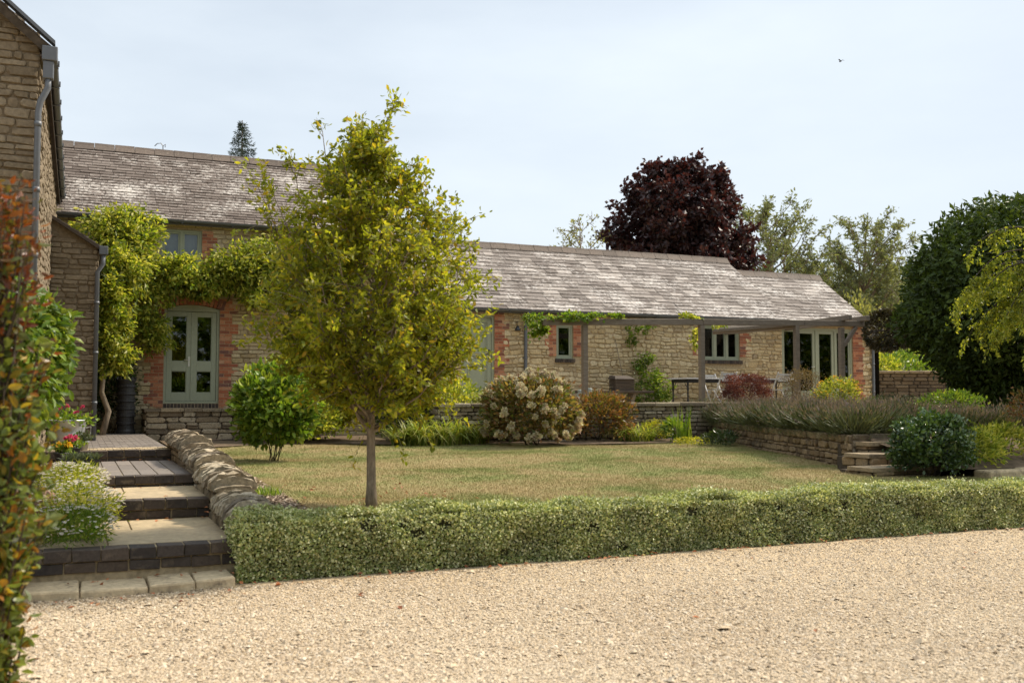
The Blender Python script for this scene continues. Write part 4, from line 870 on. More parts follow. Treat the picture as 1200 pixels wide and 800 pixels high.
# long table with ornate black legs
tu0, tu1, tv0, tv1 = 14.42, 18.0, 21.75, 22.65
tb_ = thing('garden_table', 'long garden table with pale top and black iron legs on the terrace', 'table', (16.2, 22.2, TZ))
mb = MB(); plank_top(mb, tu0, tu1, tv0, tv1, TZ+.72, TZ+.755, 6); mb.build('tabletop', M['greywood'], tb_, bevel=.004)
mb = MB(); mb.box(tu0+.08, tu1-.08, tv0+.06, tv0+.09, TZ+.64, TZ+.719); mb.box(tu0+.08, tu1-.08, tv1-.09, tv1-.06, TZ+.64, TZ+.719); mb.box(tu0+.06, tu0+.09, tv0+.09, tv1-.09, TZ+.64, TZ+.719); mb.build('apron', M['black'], tb_)
for u in (tu0+.1, tu1-.1):
    for v in (tv0+.1, tv1-.1):
        mb = MB(); mb.lathe([(.0, 0), (.045, 0), (.045, .03), (.022, .06), (.03, .12), (.02, .2), (.02, .4), (.032, .46), (.022, .52), (.028, .6), (.04, .7), (.0, .7)], (u, v, TZ), 10); s_ = 1 if v < 22 else -1
        mb.tube([(u, v+s_*.02, TZ+.5), (u, v+s_*.10, TZ+.56), (u, v+s_*.16, TZ+.68)], .011, 5); mb.build('leg', M['black'], tb_, smooth=True)
def chair(name, label, u, v, face, group):
    c = thing(name, label, 'chair', (u, v, TZ), group); s_ = face
    mb = MB(); plank_top(mb, u-.21, u+.21, v-.2, v+.2, TZ+.44, TZ+.46, 6); mb.build('seat', M['greywood'], c)
    mb = MB()
    for k in range(3): zz = TZ+.66+k*.075; y = v-s_*(.225+.02*k); mb.box(u-.21, u+.21, y-.008, y+.008, zz, zz+.06)
    mb.build('backrest', M['greywood'], c)
    for sx in (-1, 1):
        mb = MB(); x = u+sx*.225; mb.bar((x, v+s_*.22, TZ), (x, v-s_*.27, TZ+.90), .022, .03, up=(1, 0, 0)); mb.build('leg', M['greywood'], c)
        mb = MB(); x = u+sx*.195; mb.bar((x, v-s_*.24, TZ), (x, v+s_*.17, TZ+.44), .022, .03, up=(1, 0, 0)); mb.build('leg', M['greywood'], c)
    mb = MB(); mb.box(u-.22, u+.22, v-s_*.2-.012, v-s_*.2+.012, TZ+.2, TZ+.225); mb.build('stretcher', M['greywood'], c); return c
chair('folding_chair', 'pale slatted folding chair between the oak post and the red shrub', 15.35, 21.45, 1, 'folding chairs round the garden table')
chair('folding_chair', 'pale slatted folding chair just right of the red shrub', 17.12, 21.45, 1, 'folding chairs round the garden table')
chair('folding_chair', 'pale folding chair behind the table, left of the other far chair', 16.1, 22.95, -1, 'folding chairs round the garden table')
chair('folding_chair', 'pale folding chair behind the table, right of the other far chair', 17.25, 22.95, -1, 'folding chairs round the garden table')
# bench with wooden box and churns
be = thing('garden_bench', 'long low dark wooden bench against the barn wall', 'bench', (12.6, 22.7, TZ))
mb = MB(); plank_top(mb, 11.75, 13.9, 22.5, 22.92, TZ+.36, TZ+.42, 2); mb.build('seat', M['darkwood'], be, bevel=.006)
for u, m_ in ((12.05, 'darkwood'), (13.25, 'oak')):
    mb = MB(); mb.bar((u, 22.6, TZ), (u+.12, 22.6, TZ+.36), .07, .09); mb.bar((u, 22.82, TZ), (u+.12, 22.82, TZ+.36), .07, .09); mb.build('leg', M[m_], be)
bx = thing('log_box', 'dark brown wooden box with sloping lid standing on the bench', 'box', (13.05, 22.75, TZ+.42))
mb = MB(); z0 = TZ+.42
for k in range(3): mb.box(12.78, 13.34, 22.56, 22.90, z0+k*.1+.003, z0+(k+1)*.1-.003)
mb.build('body', M['darkwood'], bx, bevel=.005); mb = MB(); mb.add([(12.75, 22.53, z0+.30), (13.37, 22.53, z0+.30), (13.37, 22.92, z0+.30), (12.75, 22.92, z0+.30), (12.79, 22.6, z0+.38), (13.2, 22.6, z0+.38), (13.2, 22.9, z0+.40), (12.79, 22.9, z0+.40)], np.array([(0, 1, 5, 4), (1, 2, 6, 5), (2, 3, 7, 6), (3, 0, 4, 7), (4, 5, 6, 7), (3, 2, 1, 0)])); mb.build('lid', M['darkwood'], bx, bevel=.006)
for u, h, lb in ((11.62, .30, 'pale metal milk churn by the bench, the broader of the two'), (11.86, .34, 'slim grey metal churn by the bench, next to the oak post')):
    c = thing('milk_churn', lb, 'churn', (u, 22.25, TZ), 'metal churns by the bench'); r_ = .12 if h < .33 else .075
    mb = MB(); h2 = h+.12; mb.lathe([(0, 0), (r_, 0), (r_*1.03, .02), (r_, .04), (r_, h2-.1), (r_*.75, h2-.05), (r_*.72, h2-.02)], (u, 22.25, TZ), 18); mb.build('body', M['tin'], c, smooth=True)
    mb = MB(); mb.lathe([(r_*.8, h2-.03), (r_*.85, h2), (r_*.5, h2+.02), (0, h2+.02)], (u, 22.25, TZ), 18); mb.build('lid', M['tin'], c, smooth=True)
def chimney_pot(u, v, z, h, r_, mat, label, rings=5):
    c = thing('chimney_pot', label, 'chimney pot', (u, v, z)); prof = [(r_*.8, 0), (r_, 0), (r_, .06)]
    for k in range(rings): q = .1+(h-.2)*k/rings; prof += [(r_*.88, q), (r_*.86, q+(h-.2)/rings*.6), (r_*1.0, q+(h-.2)/rings*.68), (r_*.98, q+(h-.2)/rings*.95)]
    prof += [(r_*.85, h-.1), (r_*.9, h-.02), (r_*1.02, h)]; prof2 = prof+[(r_*.8, h-.01), (r_*.76, h-.3)]
    mb = MB(); mb.lathe(prof2, (u, v, z), 24); mb.build('shaft', M[mat], c, smooth=False)
    mb = MB(); n = 36; V = []
    for k in range(n):
        a = k*2*math.pi/n; zt_ = z+h+(.06 if (k//2) % 2 else .004)
        for rr_, zz_ in ((r_*1.02, z+h-.02), (r_*1.02, zt_), (r_*.84, zt_), (r_*.84, z+h-.02)): V.append((u+math.cos(a)*rr_, v+math.sin(a)*rr_, zz_))
    mb.add(V, [(4*k+q, 4*((k+1) % n)+q, 4*((k+1) % n)+q+1, 4*k+q+1) for k in range(n) for q in range(3)])
    mb.build('crown_rim', M[mat], c); return c
chimney_pot(10.22, 23.2, TZ, .75, .19, 'terracotta', 'ribbed brown terracotta chimney pot against barn wall behind the hydrangea', 6)
chimney_pot(.98, 22.9, .82, 1.15, .20, 'blackpot', 'tall black chimney pot in the dark recess under the climber', 6)

# ================================================================== POTS BY THE STEPS
u, v = onZ(78, 524, .82)
bk = thing('zinc_tub', 'round galvanised zinc tub planted with green and pink geraniums by steps', 'planter', (u, v, .82)); BU, BVv = u, v
mb = MB(); mb.lathe([(0, 0), (.21, 0), (.225, .02), (.255, .2), (.258, .21), (.255, .22), (.27, .40), (.285, .41), (.285, .43), (.262, .43), (.25, .36), (0, .36)], (u, v, .82), 32); mb.build('tub', M['zinc'], bk, smooth=True)
mb = MB(); mb.tube([(u+.275, v-.05, 1.12), (u+.34, v-.05, 1.14), (u+.34, v-.05, 1.02), (u+.265, v-.05, 1.0)], .012, 6); mb.build('handle', M['zinc'], bk)
mb = MB(); P = np.array([u, v, 1.22])+R.normal(size=(420, 3))*np.array([.17, .17, .075]); leaves(mb, P, R.normal(size=(420, 3))+np.array([0, 0, .6]), .075, .8, flat=.3); mb.build('foliage', L['fresh'], bk)
flower_parts(bk, 'flower', blossom(26, .03, .035), L['petal_pink'], [(u+random.uniform(-.2, .24), v-.15, 1.33+random.uniform(0, .13)) for q in range(5)])
u, v = onZ(96, 549, .655); v = 13.25; u = atD(96, 540, .4*0+.916*v+.4*.2).x
tr = thing('black_trough', 'small black rectangular trough of grey lavender on the side bed', 'planter', (u, v, .655))
mb = MB(); z0 = .655; V = []
for (k, z) in ((.9, z0-.02), (1., z0+.19)): V += [(u-.2*k, v-.11*k, z), (u+.2*k, v-.11*k, z), (u+.2*k, v+.11*k, z), (u-.2*k, v+.11*k, z)]
mb.add(V, np.array([(0, 1, 5, 4), (1, 2, 6, 5), (2, 3, 7, 6), (3, 0, 4, 7), (3, 2, 1, 0)])); mb.add([(u-.18, v-.09, z0+.17), (u+.18, v-.09, z0+.17), (u+.18, v+.09, z0+.17), (u-.18, v+.09, z0+.17)], np.array([(0, 1, 2, 3)]), 1)
mb.build('trough', [M['blackpot'], M['soil']], tr, bevel=.006)
mb = MB(); P = np.array([u, v, z0+.19])+R.uniform(-1, 1, (500, 3))*np.array([.19, .10, .01]); leaves(mb, P, R.normal(size=(500, 3))*.5+np.array([0, 0, 1.]), .08, .16); mb.build('foliage', L['greygreen'], tr)
def smallpot(px, py, z, r_, h, mat, label, leaf, flower, nf):
    u, v = onZ(px, py, z); c = thing('flower_pot', label, 'flower pot', (u, v, z)); mb = MB(); mb.lathe([(0, 0), (r_*.72, 0), (r_*.95, h*.85), (r_*1.05, h*.86), (r_*1.05, h), (r_*.92, h), (r_*.9, h*.9), (0, h*.88)], (u, v, z), 20); mb.build('pot', M[mat], c, smooth=True)
    mb = MB(); P = np.array([u, v, z+h+.04])+R.normal(size=(160, 3))*np.array([r_*.6, r_*.6, .035]); leaves(mb, P, R.normal(size=(160, 3))*.7+np.array([0, 0, .8]), .06, .5); mb.build('foliage', leaf, c)
    if flower:
        flower_parts(c, 'flower', blossom(24, .03, .04), flower, [(u+random.uniform(-1, 1)*r_, v+random.uniform(-1, .2)*r_, z+h+random.uniform(.07, .13)) for q in range(nf)])
smallpot(97, 527, .815, .09, .13, 'zinc', 'little grey pot at the end of the brick landing edge', L['greygreen'], None, 0)
smallpot(86, 534, .79, .10, .12, 'blackpot', 'small pot of bright pink flowers beside zinc tub', L['fresh'], L['petal_pink'], 6)
smallpot(72, 541, .77, .10, .12, 'blackpot', 'small pot of yellow and orange flowers left of the pink ones', L['fresh'], L['petal_yellow'], 5)
u, v = onZ(57, 626, .30); sp = thing('stone_post', 'short rounded pinkish stone post standing beside the daisies', 'post', (u, v, .25))
mb = MB(); mb.lathe([(0, 0), (.10, 0), (.10, .26), (.115, .28), (.12, .38), (.10, .46), (.05, .50), (0, .51)], (u-.05, v, .22), 18); mb.build('shaft', M['terracotta'], sp, smooth=True)
u, v = onZ(39, 634, .26); sp = thing('grey_pot', 'small dark grey plastic pot behind the red tinged shrub', 'flower pot', (u, v, .24))
mb = MB(); mb.lathe([(0, 0), (.07, 0), (.085, .14), (.095, .145), (.095, .18), (.08, .18), (.078, .14), (0, .14)], (u, v, .22), 18); mb.build('pot', M['pipe'], sp, smooth=True)
lowwall('side_wall', 'rough stone side wall at the left of the bottom step', 8.6, 15.2, .0, .42, lambda a, b, d: (-.46+d, a, b), dict(loc=(-.6, 9, 0), xy=(-.8, -.47, 8.6, 15.2)), [M['stone_grey'], M['mortar_dark']], (.08, .14), (.14, .35))

# ================================================================== THE YOUNG TREE ON THE LAWN
hu, hv = 2.69, 9.62
prof = interp_prof([(.25, .40), (.31, .60), (.37, .86), (.46, .98), (.58, .97), (.70, .86), (.80, .66), (.88, .42), (.95, .16), (1.0, .02)])
up = lambda px, py: (*[onV(px, py, hv)[0]], hv, onV(px, py, hv)[1])
tree('lawn_tree', 'young olive green tree with a grey trunk standing alone on the lawn', (hu, hv, .50), 3.80, .045, prof, 100, .058, L['hero'], z0=.36, first=.21, rise=1.0, sub=12, sublen=.41, per=31, droop=.14, ratio=.46, fine=True, seed=11, twig=.0045, upb=.3, lean=(-.045, 0),
     limbs=((.21, (2.02, hv-.2, 2.15)), (.22, (3.4, hv+.1, 1.98)), (.3, (2.0, hv-.4, 2.15)), (.34, (3.55, hv-.2, 2.1)), (.36, up(312, 255)), (.45, up(345, 195)), (.42, up(322, 232)), (.33, up(548, 350)), (.3, up(552, 310)), (.28, up(545, 385)), (.26, up(335, 380)), (.4, up(305, 225)), (.5, up(535, 245)), (.93, up(463, 118)), (.88, up(440, 150)), (.7, up(425, 145)), (.6, up(378, 155)), (.3, (2.7, hv-.8, 2.35)), (.3, (3.2, hv-.7, 2.3)), (.28, (1.75, hv+.1, 2.3)), (.26, (3.7, hv, 2.2)), (.25, (2.3, hv-.5, 2.2))))

# ================================================================== THE HEDGE AND OTHER SHRUBS
def hedge(name, label, u0, u1, v0, v1, z0, z1, n, size, mat, core):
    root = thing(name, label, 'hedge', ((u0+u1)/2, (v0+v1)/2, z0)); W_, Dp, H_ = u1-u0, v1-v0, z1-z0
    ar = np.array([W_*H_, W_*Dp, Dp*H_, W_*H_*.25]); ar /= ar.sum(); k = R.choice(4, n, p=ar); a, b = R.uniform(0, 1, n), R.uniform(0, 1, n)
    P = np.zeros((n, 3)); Nn = np.zeros((n, 3))
    f = k == 0; P[f] = np.stack([a[f]*W_, np.zeros(f.sum()), b[f]*H_], 1); Nn[f] = (0, -1, 0)
    f = k == 1; P[f] = np.stack([a[f]*W_, b[f]*Dp, np.full(f.sum(), H_)], 1); Nn[f] = (0, 0, 1)
    f = k == 2; P[f] = np.stack([np.zeros(f.sum()), a[f]*Dp, b[f]*H_], 1); Nn[f] = (-1, 0, 0)
    f = k == 3; P[f] = np.stack([a[f]*W_, np.full(f.sum(), Dp), b[f]*H_], 1); Nn[f] = (0, 1, 0)
    ctr = np.array([0, Dp/2, H_*.45]); q = P-ctr; e = np.maximum(np.abs(q[:, 1])/(Dp/2), 0)*np.maximum(q[:, 2], 0)/(H_*.55); q[:, 1] *= 1-.10*e**2; q[:, 2] *= 1-.10*e**2; P = q+ctr
    bump = np.zeros(n)
    for q in range(26): kx, kz, ky, ph = random.uniform(-9, 9), random.uniform(-12, 12), random.uniform(-9, 9), random.uniform(0, 6.28); bump += .0062*np.sin(P[:, 0]*kx+P[:, 2]*kz+P[:, 1]*ky+ph)
    P += Nn*(bump[:, None]+R.normal(size=(n, 1))*.018-.01); P[:, 2] += (Nn[:, 2] > 0)*(.014*np.sin(P[:, 0]*1.1+.7)+.010*np.sin(P[:, 0]*2.7+2))
    P[:, 2] = np.maximum(P[:, 2], .012); sp_ = R.random(n) < .016; P[sp_] += Nn[sp_]*R.uniform(.0, .075, (sp_.sum(), 1))
    P += np.array([u0, v0, z0]); ok = np.ones(n, bool)
    for q in range(28):     # small hollows and thin patches
        hc = np.array([random.uniform(u0, u1), v0, random.uniform(z0+.03, z1-.08)]); dd = np.linalg.norm((P-hc)*np.array([.7, .6, 1.]), axis=1); ok &= ~((dd < random.uniform(.03, .065)) & (R.random(n) < .85))
    P, Nn = P[ok], Nn[ok]; n = len(P); mb = MB(); leaves(mb, P, Nn*.28+R.normal(size=(n, 3))*.7+np.array([0, 0, .2]), size, .66, .35, face=nrm(Nn+np.array([0, 0, .25]))); mb.build('foliage', mat, root)
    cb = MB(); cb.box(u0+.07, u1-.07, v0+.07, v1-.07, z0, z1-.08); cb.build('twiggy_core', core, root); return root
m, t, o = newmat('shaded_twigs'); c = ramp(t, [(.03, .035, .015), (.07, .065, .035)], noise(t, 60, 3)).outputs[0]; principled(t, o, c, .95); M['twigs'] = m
hedge('clipped_hedge', 'long low clipped variegated hedge along the front of the lawn by gravel', 1.31, 12.6, 8.86, 9.33, 0, .535, 170000, .028, L['hedge'], M['twigs'])
def spot(px, py, z=None, v=None):
    if v is not None: u, zz = onV(px, py, v); return (u, v, LZ(u, v) if z is None else z)
    z = .58 if z is None else z; u, v = onZ(px, py, z); return (u, v, z)
p = spot(322, 540, .59); 
shrub('round_bush', 'bushy fresh green shrub standing alone on the left of the lawn', 'shrub', p, (.70, .66, 1.52), 4600, .11, L['fresh'], clumps=70, spread=.14, ratio=.52, fine=True, stems=9, bottom=.26, inner=.3, droop=.1)
shrub('golden_shrub', 'bright yellow green shrub behind the tree trunk against the barn', 'shrub', (4.75, 21.5, .66), (1.25, .85, 1.95), 8500, .115, L['gold'], clumps=90, spread=.15, ratio=.6, stems=8, inner=.3)
shrub('low_golden_shrub', 'low yellow green shrub in front of the golden shrub at the lawn edge', 'shrub', (4.3, 20.7, .65), (.8, .5, .95), 3600, .09, L['wisteria'], clumps=60, spread=.15, ratio=.5, stems=4)
shrub('dark_shrub', 'dark green shrub behind the trunk, right of the golden shrub', 'shrub', (6.4, 20.6, .64), (.85, .7, 1.55), 3600, .10, L['darkgreen'], clumps=50, spread=.17, ratio=.5, stems=8)
shrub('low_shrub', 'green shrub at the wall under the right side of the lawn tree', 'shrub', (7.35, 20.3, .64), (.75, .6, 1.45), 3000, .085, L['wisteria'], clumps=50, spread=.16, ratio=.5, stems=7)
def strapclump(name, label, c, r, n, h, lean=.7, width=.022, mat='strap', group=None, droop=.55, flowers=None):
    root = thing(name, label, 'plant', c, group); a = R.uniform(0, 6.283, n); q = np.sqrt(R.uniform(0, 1, n)); P = np.array(c)+np.stack([np.cos(a)*q*r[0], np.sin(a)*q*r[1], np.zeros(n)-.01], 1)
    mb = MB(); blades(mb, P, h*R.uniform(.55, 1.15, n), lean, width, 5, 0, droop); mb.build('leaves', L[mat], root); return root
for (px, py, r_, n, h, lb) in ((478, 521, .35, 120, .75, 'arching strap leaved lily clump under the right of the lawn tree'), (512, 521, .5, 230, .85, 'large pale green lily clump in front of the terrace wall'), (548, 520, .45, 190, .80, 'arching lily clump touching the left side of the hydrangea'), (745, 517, .42, 150, .62, 'lily clump between the russet bush and the yellow spirea')):
    strapclump('day_lily', lb, spot(px, py, .63), (r_, r_*.7), int(n*1.5), h, 1.15, .03, group='lily clumps in the border', droop=.75)
# hydrangea with flower heads
def heads(root, ce, sc_):
    mb = MB(); n = 150; d = sphere_dirs(n); u_ = R.uniform(-.5, 1, (n, 1)); P = d*np.array([1, 1, 0])*(.056*(1-.55*np.maximum(u_, 0)))*R.uniform(.5, 1, (n, 1))+np.array([0, 0, .075])*u_
    leaves(mb, P, d+np.array([0, 0, .2]), .036, .95, .3, flat=.0); h0 = None; ang = sphere_dirs(260, -.85); ang = ang[(ang[:, 1] < .35)][:72]; zk = np.clip(ang[:, 2:], -1, 0); ang[:, :2] *= 1/np.sqrt(1-.72*zk**2)
    for i, d in enumerate(ang):
        if h0 is None: o = h0 = mb.build('flower_head', L['petal_cream'], root)
        else: o = h0.copy(); C.objects.link(o); o.parent = root
        wl = Vector(ce+d*sc_*R.uniform(.92, 1.06)); o.location = wl-world_loc(root); s_ = random.uniform(.75, 1.4); o.scale = (s_, s_, s_*random.uniform(.8, 1.2)); o.rotation_euler = (random.uniform(-.7, .9), random.uniform(-.7, .7), random.uniform(0, 6))
p = spot(622, 521, .63)
shrub('hydrangea', 'large bronze and green hydrangea covered in cream flower heads', 'shrub', p, (1.03, .8, 1.45), 6500, .095, L['hydrangea'], clumps=80, spread=.14, ratio=.6, stems=10, extra=heads)
shrub('russet_bush', 'russet and green peony bush right of the hydrangea', 'shrub', spot(703, 517, .63), (.8, .6, 1.08), 4600, .085, L['bronze'], clumps=60, spread=.16, ratio=.42, stems=9)
shrub('spirea', 'small golden yellow spirea beside the lily clump', 'shrub', spot(768, 516, .63), (.36, .32, .50), 1500, .045, L['gold'], clumps=40, spread=.16, ratio=.4, stems=5)
shrub('border_plant', 'low leafy green plant between the spirea and grey catmint', 'plant', spot(790, 517, .63), (.28, .25, .48), 500, .09, L['fresh'], clumps=26, spread=.16, stems=4)
shrub('catmint', 'grey green feathery catmint spilling at the corner of the terrace wall', 'plant', spot(825, 512, .63), (.75, .6, .95), 5200, .055, L['greygreen'], clumps=60, spread=.16, ratio=.25, stems=8)
strapclump('iris', 'upright sword leaved iris in front of the grey catmint', spot(802, 518, .63), (.2, .15), 40, .75, .22, .03, 'fresh', droop=.2)
shrub('ground_cover', 'low mat of variegated ground cover on the wall below the green door', 'plant', (8.3, 20.1, 1.40), (.9, .4, .32), 2600, .04, L['hedge'], clumps=50, spread=.15, stems=0)
shrub('edge_plant', 'low yellow green plant at the border edge under the catmint', 'plant', spot(812, 521, .62), (.5, .2, .16), 700, .04, L['gold'], clumps=30, spread=.15, stems=0)
shrub('corner_plant', 'small dark leaved plant at the foot of the bed wall corner', 'plant', spot(842, 521, .62), (.45, .3, .30), 900, .06, L['darkgreen'], clumps=30, spread=.15, stems=0)
shrub('berberis', 'clipped dark red berberis bush in front of the garden table', 'shrub', (15.2, 20.3, TZ+.02), (.60, .42, .80), 8500, .038, L['berberis'], clumps=140, spread=.07, ratio=.6, stems=6, square=1, inner=.45, outw=.5)
shrub('brown_shrub', 'dry brown airy shrub in front of the glazed garden doors', 'shrub', (16.48, 19.7, TZ-.05), (.60, .45, 1.02), 3000, .05, L['brown'], clumps=50, spread=.2, ratio=.3, stems=14, outw=1.4)
def yel(root, ce, sc_):
    flower_parts(root, 'flower', star(5, .036), L['petal_yellow'], ce+sphere_dirs(85, -.2)*sc_*1.0)
shrub('hypericum', 'yellow flowered green shrub beside the brick end of the barn', 'shrub', (16.85, 18.9, 1.2), (.60, .5, .92), 3600, .055, L['wisteria'], clumps=60, spread=.15, ratio=.45, stems=8, extra=yel)
shrub('cotoneaster', 'low spreading grey green shrub below the barn end and boundary wall', 'shrub', (18.5, 18.9, 1.05), (1.35, .7, .62), 4200, .05, L['greygreen'], clumps=70, spread=.13, ratio=.5, stems=6)
shrub('wall_foot_bush', 'bright leafy bush at the foot of the huge dark tree', 'shrub', tuple(atD(1112, 488, 19.0)), (.75, .5, .5), 2000, .06, L['fresh'], clumps=50, spread=.16, stems=6)
p = spot(1093, 559, .50)
shrub('clipped_ball', 'round dark glossy clipped shrub at the end of the lawn', 'shrub', p, (.585, .56, .92), 7000, .062, L['gloss'], clumps=120, spread=.085, ratio=.55, fine=True, stems=6, inner=.25, facing=.8, outw=.6)
shrub('skimmia', 'loose yellow green leafy shrub right of the round dark shrub', 'shrub', (11.75, 10.55, .58), (.58, .45, .55), 1500, .085, L['wisteria'], clumps=36, spread=.18, ratio=.36, stems=6)
shrub('skimmia', 'loose yellow green leafy shrub at the right edge behind the stone edging', 'shrub', (12.85, 10.9, .6), (.7, .5, .62), 1700, .085, L['wisteria'], clumps=40, spread=.18, ratio=.36, stems=6)
shrub('pink_shrub', 'thin shrub with pinkish tips at the right edge above the lavender', 'shrub', tuple(atD(1204, 500, 15)), (.3, .3, .62), 500, .06, L['bronze'], clumps=18, spread=.2, stems=6)
# lavender
def lavender(name, label, centres, n, group='lavender rows on the raised bed'):
    c0 = centres[0][0]; root = thing(name, label, 'lavender', c0, group); mb = MB(); fb = MB(); hb = MB(); tot = sum(c[1][0]*c[1][1] for c in centres)
    for c, (rx, ry, h) in centres:
        k = int(n*rx*ry/tot); a = R.uniform(0, 6.283, k); q = np.sqrt(R.uniform(0, 1, k)); off = np.stack([np.cos(a)*q*rx, np.sin(a)*q*ry, np.zeros(k)], 1)
        P = np.array(c)+off*.55+np.array([0, 0, .12*h]); D = nrm(off*np.array([1.1/rx, 1.1/ry, 0])*.95+R.normal(size=(k, 3))*.34+np.array([0, 0, 1.])); hh = h*R.uniform(.55, 1.0, k)
        leaves(fb, P, D, 1.0, .012, 0.0); V = fb.v[-1].reshape(k, 4, 3); V[:] = P[:, None]+(V-P[:, None])*hh[:, None, None]; V[:, 1] = P+D*(hh*.5)[:, None]+np.array([.003, 0, 0]); V[:, 3] = P+D*(hh*.5)[:, None]-np.array([.003, 0, 0])
        hd = R.random(k) < .55; tip = P+D*hh[:, None]; leaves(hb, (tip-D*.02)[hd], D[hd]+R.normal(size=(hd.sum(), 3))*.1, .065, .24, .4)
        kk = 3*k; Pg = np.array(c)+R.normal(size=(kk, 3))*np.array([rx*.5, ry*.5, .0])+np.array([0, 0, 1.])*R.uniform(-.15, .75, (kk, 1))*h*.8; leaves(fb, Pg, R.normal(size=(kk, 3))*.6+nrm(Pg-np.array(c))*.5+np.array([0, 0, .5]), .06, .10, .4)
    fb.build('stems', L['lavgreen'], root); hb.build('flower_spikes', L['lavhead'], root); return root
cs = []
for k in range(26):
    q = (k+.3)/26; b = B0*(1-q)+B1*q
    for j in range(5): cs.append(((b[0]+.18+.40*j+R.uniform(-.15, .15), b[1]+.1*j+R.uniform(-.15, .15), 1.0), (.36, .36, .50+R.uniform(-.12, .10))))
lavender('lavender_row', 'faded purple brown lavender row spilling over the brown bed wall', cs, 30000)
cs = [((12.8+.4*k+R.uniform(-.15, .15), 12.3+.45*j+R.uniform(-.15, .15)-.08*k, .92), (.36, .36, .54+R.uniform(-.12, .1))) for k in range(11) for j in range(4)]
lavender('lavender_row', 'faded lavender behind the round dark shrub at the right edge', cs, 13000)
# daisies beside the steps
def daisy(name, label, c, r, n, nf, group='white daisy clumps beside the steps'):
    def ex(root, ce, sc_):
        d = sphere_dirs(nf, -.2); flower_parts(root, 'flower', star(7, .019), L['petal_white'], ce+d*sc_*R.uniform(.92, 1.12, (len(d), 1)))
    return shrub(name, label, 'flowering plant', c, r, n, .05, L['fresh'] if n < 3000 else L['wisteria'], group=group, clumps=60, spread=.15, ratio=.22, stems=0, extra=ex)
daisy('daisy_clump', 'white daisy clump at the bottom left of the steps', (-.02, 9.62, .28), (.36, .36, .36), 2600, 220)
daisy('daisy_clump', 'white daisy clump midway up the steps, above the lowest clump', (.0, 10.6, .36), (.42, .55, .40), 3000, 420)
daisy('daisy_clump', 'dense pinkish white daisy clump below the black trough', (-.05, 11.9, .52), (.38, .55, .36), 3000, 460)
strapclump('strap_plant', 'small grassy green plant between the two lower daisy clumps', (.02, 9.95, .30), (.2, .2), 70, .36, .8, .014, 'strap')
# climbers and hedging at left
p = atD(40, 470, 8.7)
shrub('evergreen_climber', 'fresh green leafy climber over the left wall beside the zinc tub', 'climbing plant', (p.x-.17, p.y, .35), (.46, .7, 2.25), 7500, .09, L['fresh'], clumps=110, spread=.13, ratio=.42, fine=True, stems=8, bottom=.85, droop=.75, outw=.5, facing=.5)
p = atD(-20, 470, 4.6); pb = (p.x, p.y, 0)
def phot():
    root = thing('photinia', 'tall red and green leaved shrub close to camera at the left edge', 'shrub', pb); c = np.array(pb); tk = MB(); P_ = []; D_ = []
    for i in range(270):
        z = .4+2.2*random.random()**1.15; th = random.uniform(0, 6.283); rr_ = random.uniform(.06, .34)*(.62 if z < .95 else 1.0 if z < 1.9 else .72); tg = c+np.array([math.cos(th)*rr_, math.sin(th)*rr_, z]); s0 = c+np.array([math.cos(th)*.04, math.sin(th)*.04, max(.1, z-.6)])
        tt = np.linspace(0, 1, 5)[:, None]; md = (s0+tg)/2+np.array([math.cos(th)*.05, math.sin(th)*.05, -.05]); path = (1-tt)**2*s0+2*tt*(1-tt)*md+tt**2*tg; tk.tube(path, np.linspace(.006, .002, 5), 4, cap=False)
        m_ = 26; u_ = R.uniform(.35, 1.05, (m_, 1)); pp = s0+(tg-s0)*u_; P_.append(pp+R.normal(size=(m_, 3))*.03); D_.append(nrm(tg-s0)*.4+R.normal(size=(m_, 3))*.7+np.array([math.cos(th), math.sin(th), .25])*.5)
    for k in range(6): a = k; tk.tube([c+np.array([math.cos(a)*.06, math.sin(a)*.06, -.05]), c+np.array([math.cos(a)*.1, math.sin(a)*.1, 1.2]), c+np.array([math.cos(a)*.14, math.sin(a)*.14, 2.3])], [.014, .010, .005], 6)
    tk.build('stem', M['barkdark'], root, smooth=True); P_ = np.concatenate(P_); D_ = np.concatenate(D_); hi = P_[:, 2]+R.normal(size=len(P_))*.28 > 1.95; mb = MB(); leaves(mb, P_[~hi], D_[~hi], .056, .5, .35, 0, fine=True); leaves(mb, P_[hi], D_[hi], .05, .42, .35, 1, fine=True); mb.build('foliage', [L['photinia'], L['photred']], root)
phot()
# wisteria over the arched door
W = lambda px, py, v: np.array([onV(px, py, v)[0], v, onV(px, py, v)[1]])
pts = []
for (px, py, v, sx, sz, wt) in ((135, 272, 22.4, .65, .45, 9), (157, 290, 22.6, .5, .5, 8), (140, 320, 21.9, .55, .6, 8), (128, 350, 21.6, .34, .65, 8), (130, 395, 21.5, .34, .5, 6), (138, 420, 21.6, .33, .34, 4), (175, 330, 22.9, .5, .55, 7), (172, 375, 23.0, .42, .4, 5), (183, 395, 23.05, .3, .3, 3), (205, 320, 23.0, .7, .38, 8), (250, 325, 23.1, .8, .36, 9), (290, 315, 23.05, .7, .42, 8), (330, 310, 23.05, .8, .55, 9), (375, 305, 23.1, .8, .55, 7), (420, 305, 23.1, .7, .5, 5), (308, 348, 23.1, .45, .3, 3), (148, 258, 22.8, .65, .22, 4), (228, 342, 23.15, .5, .14, 2)):
    pts.append((W(px, py, v), (sx, .38, sz), wt))
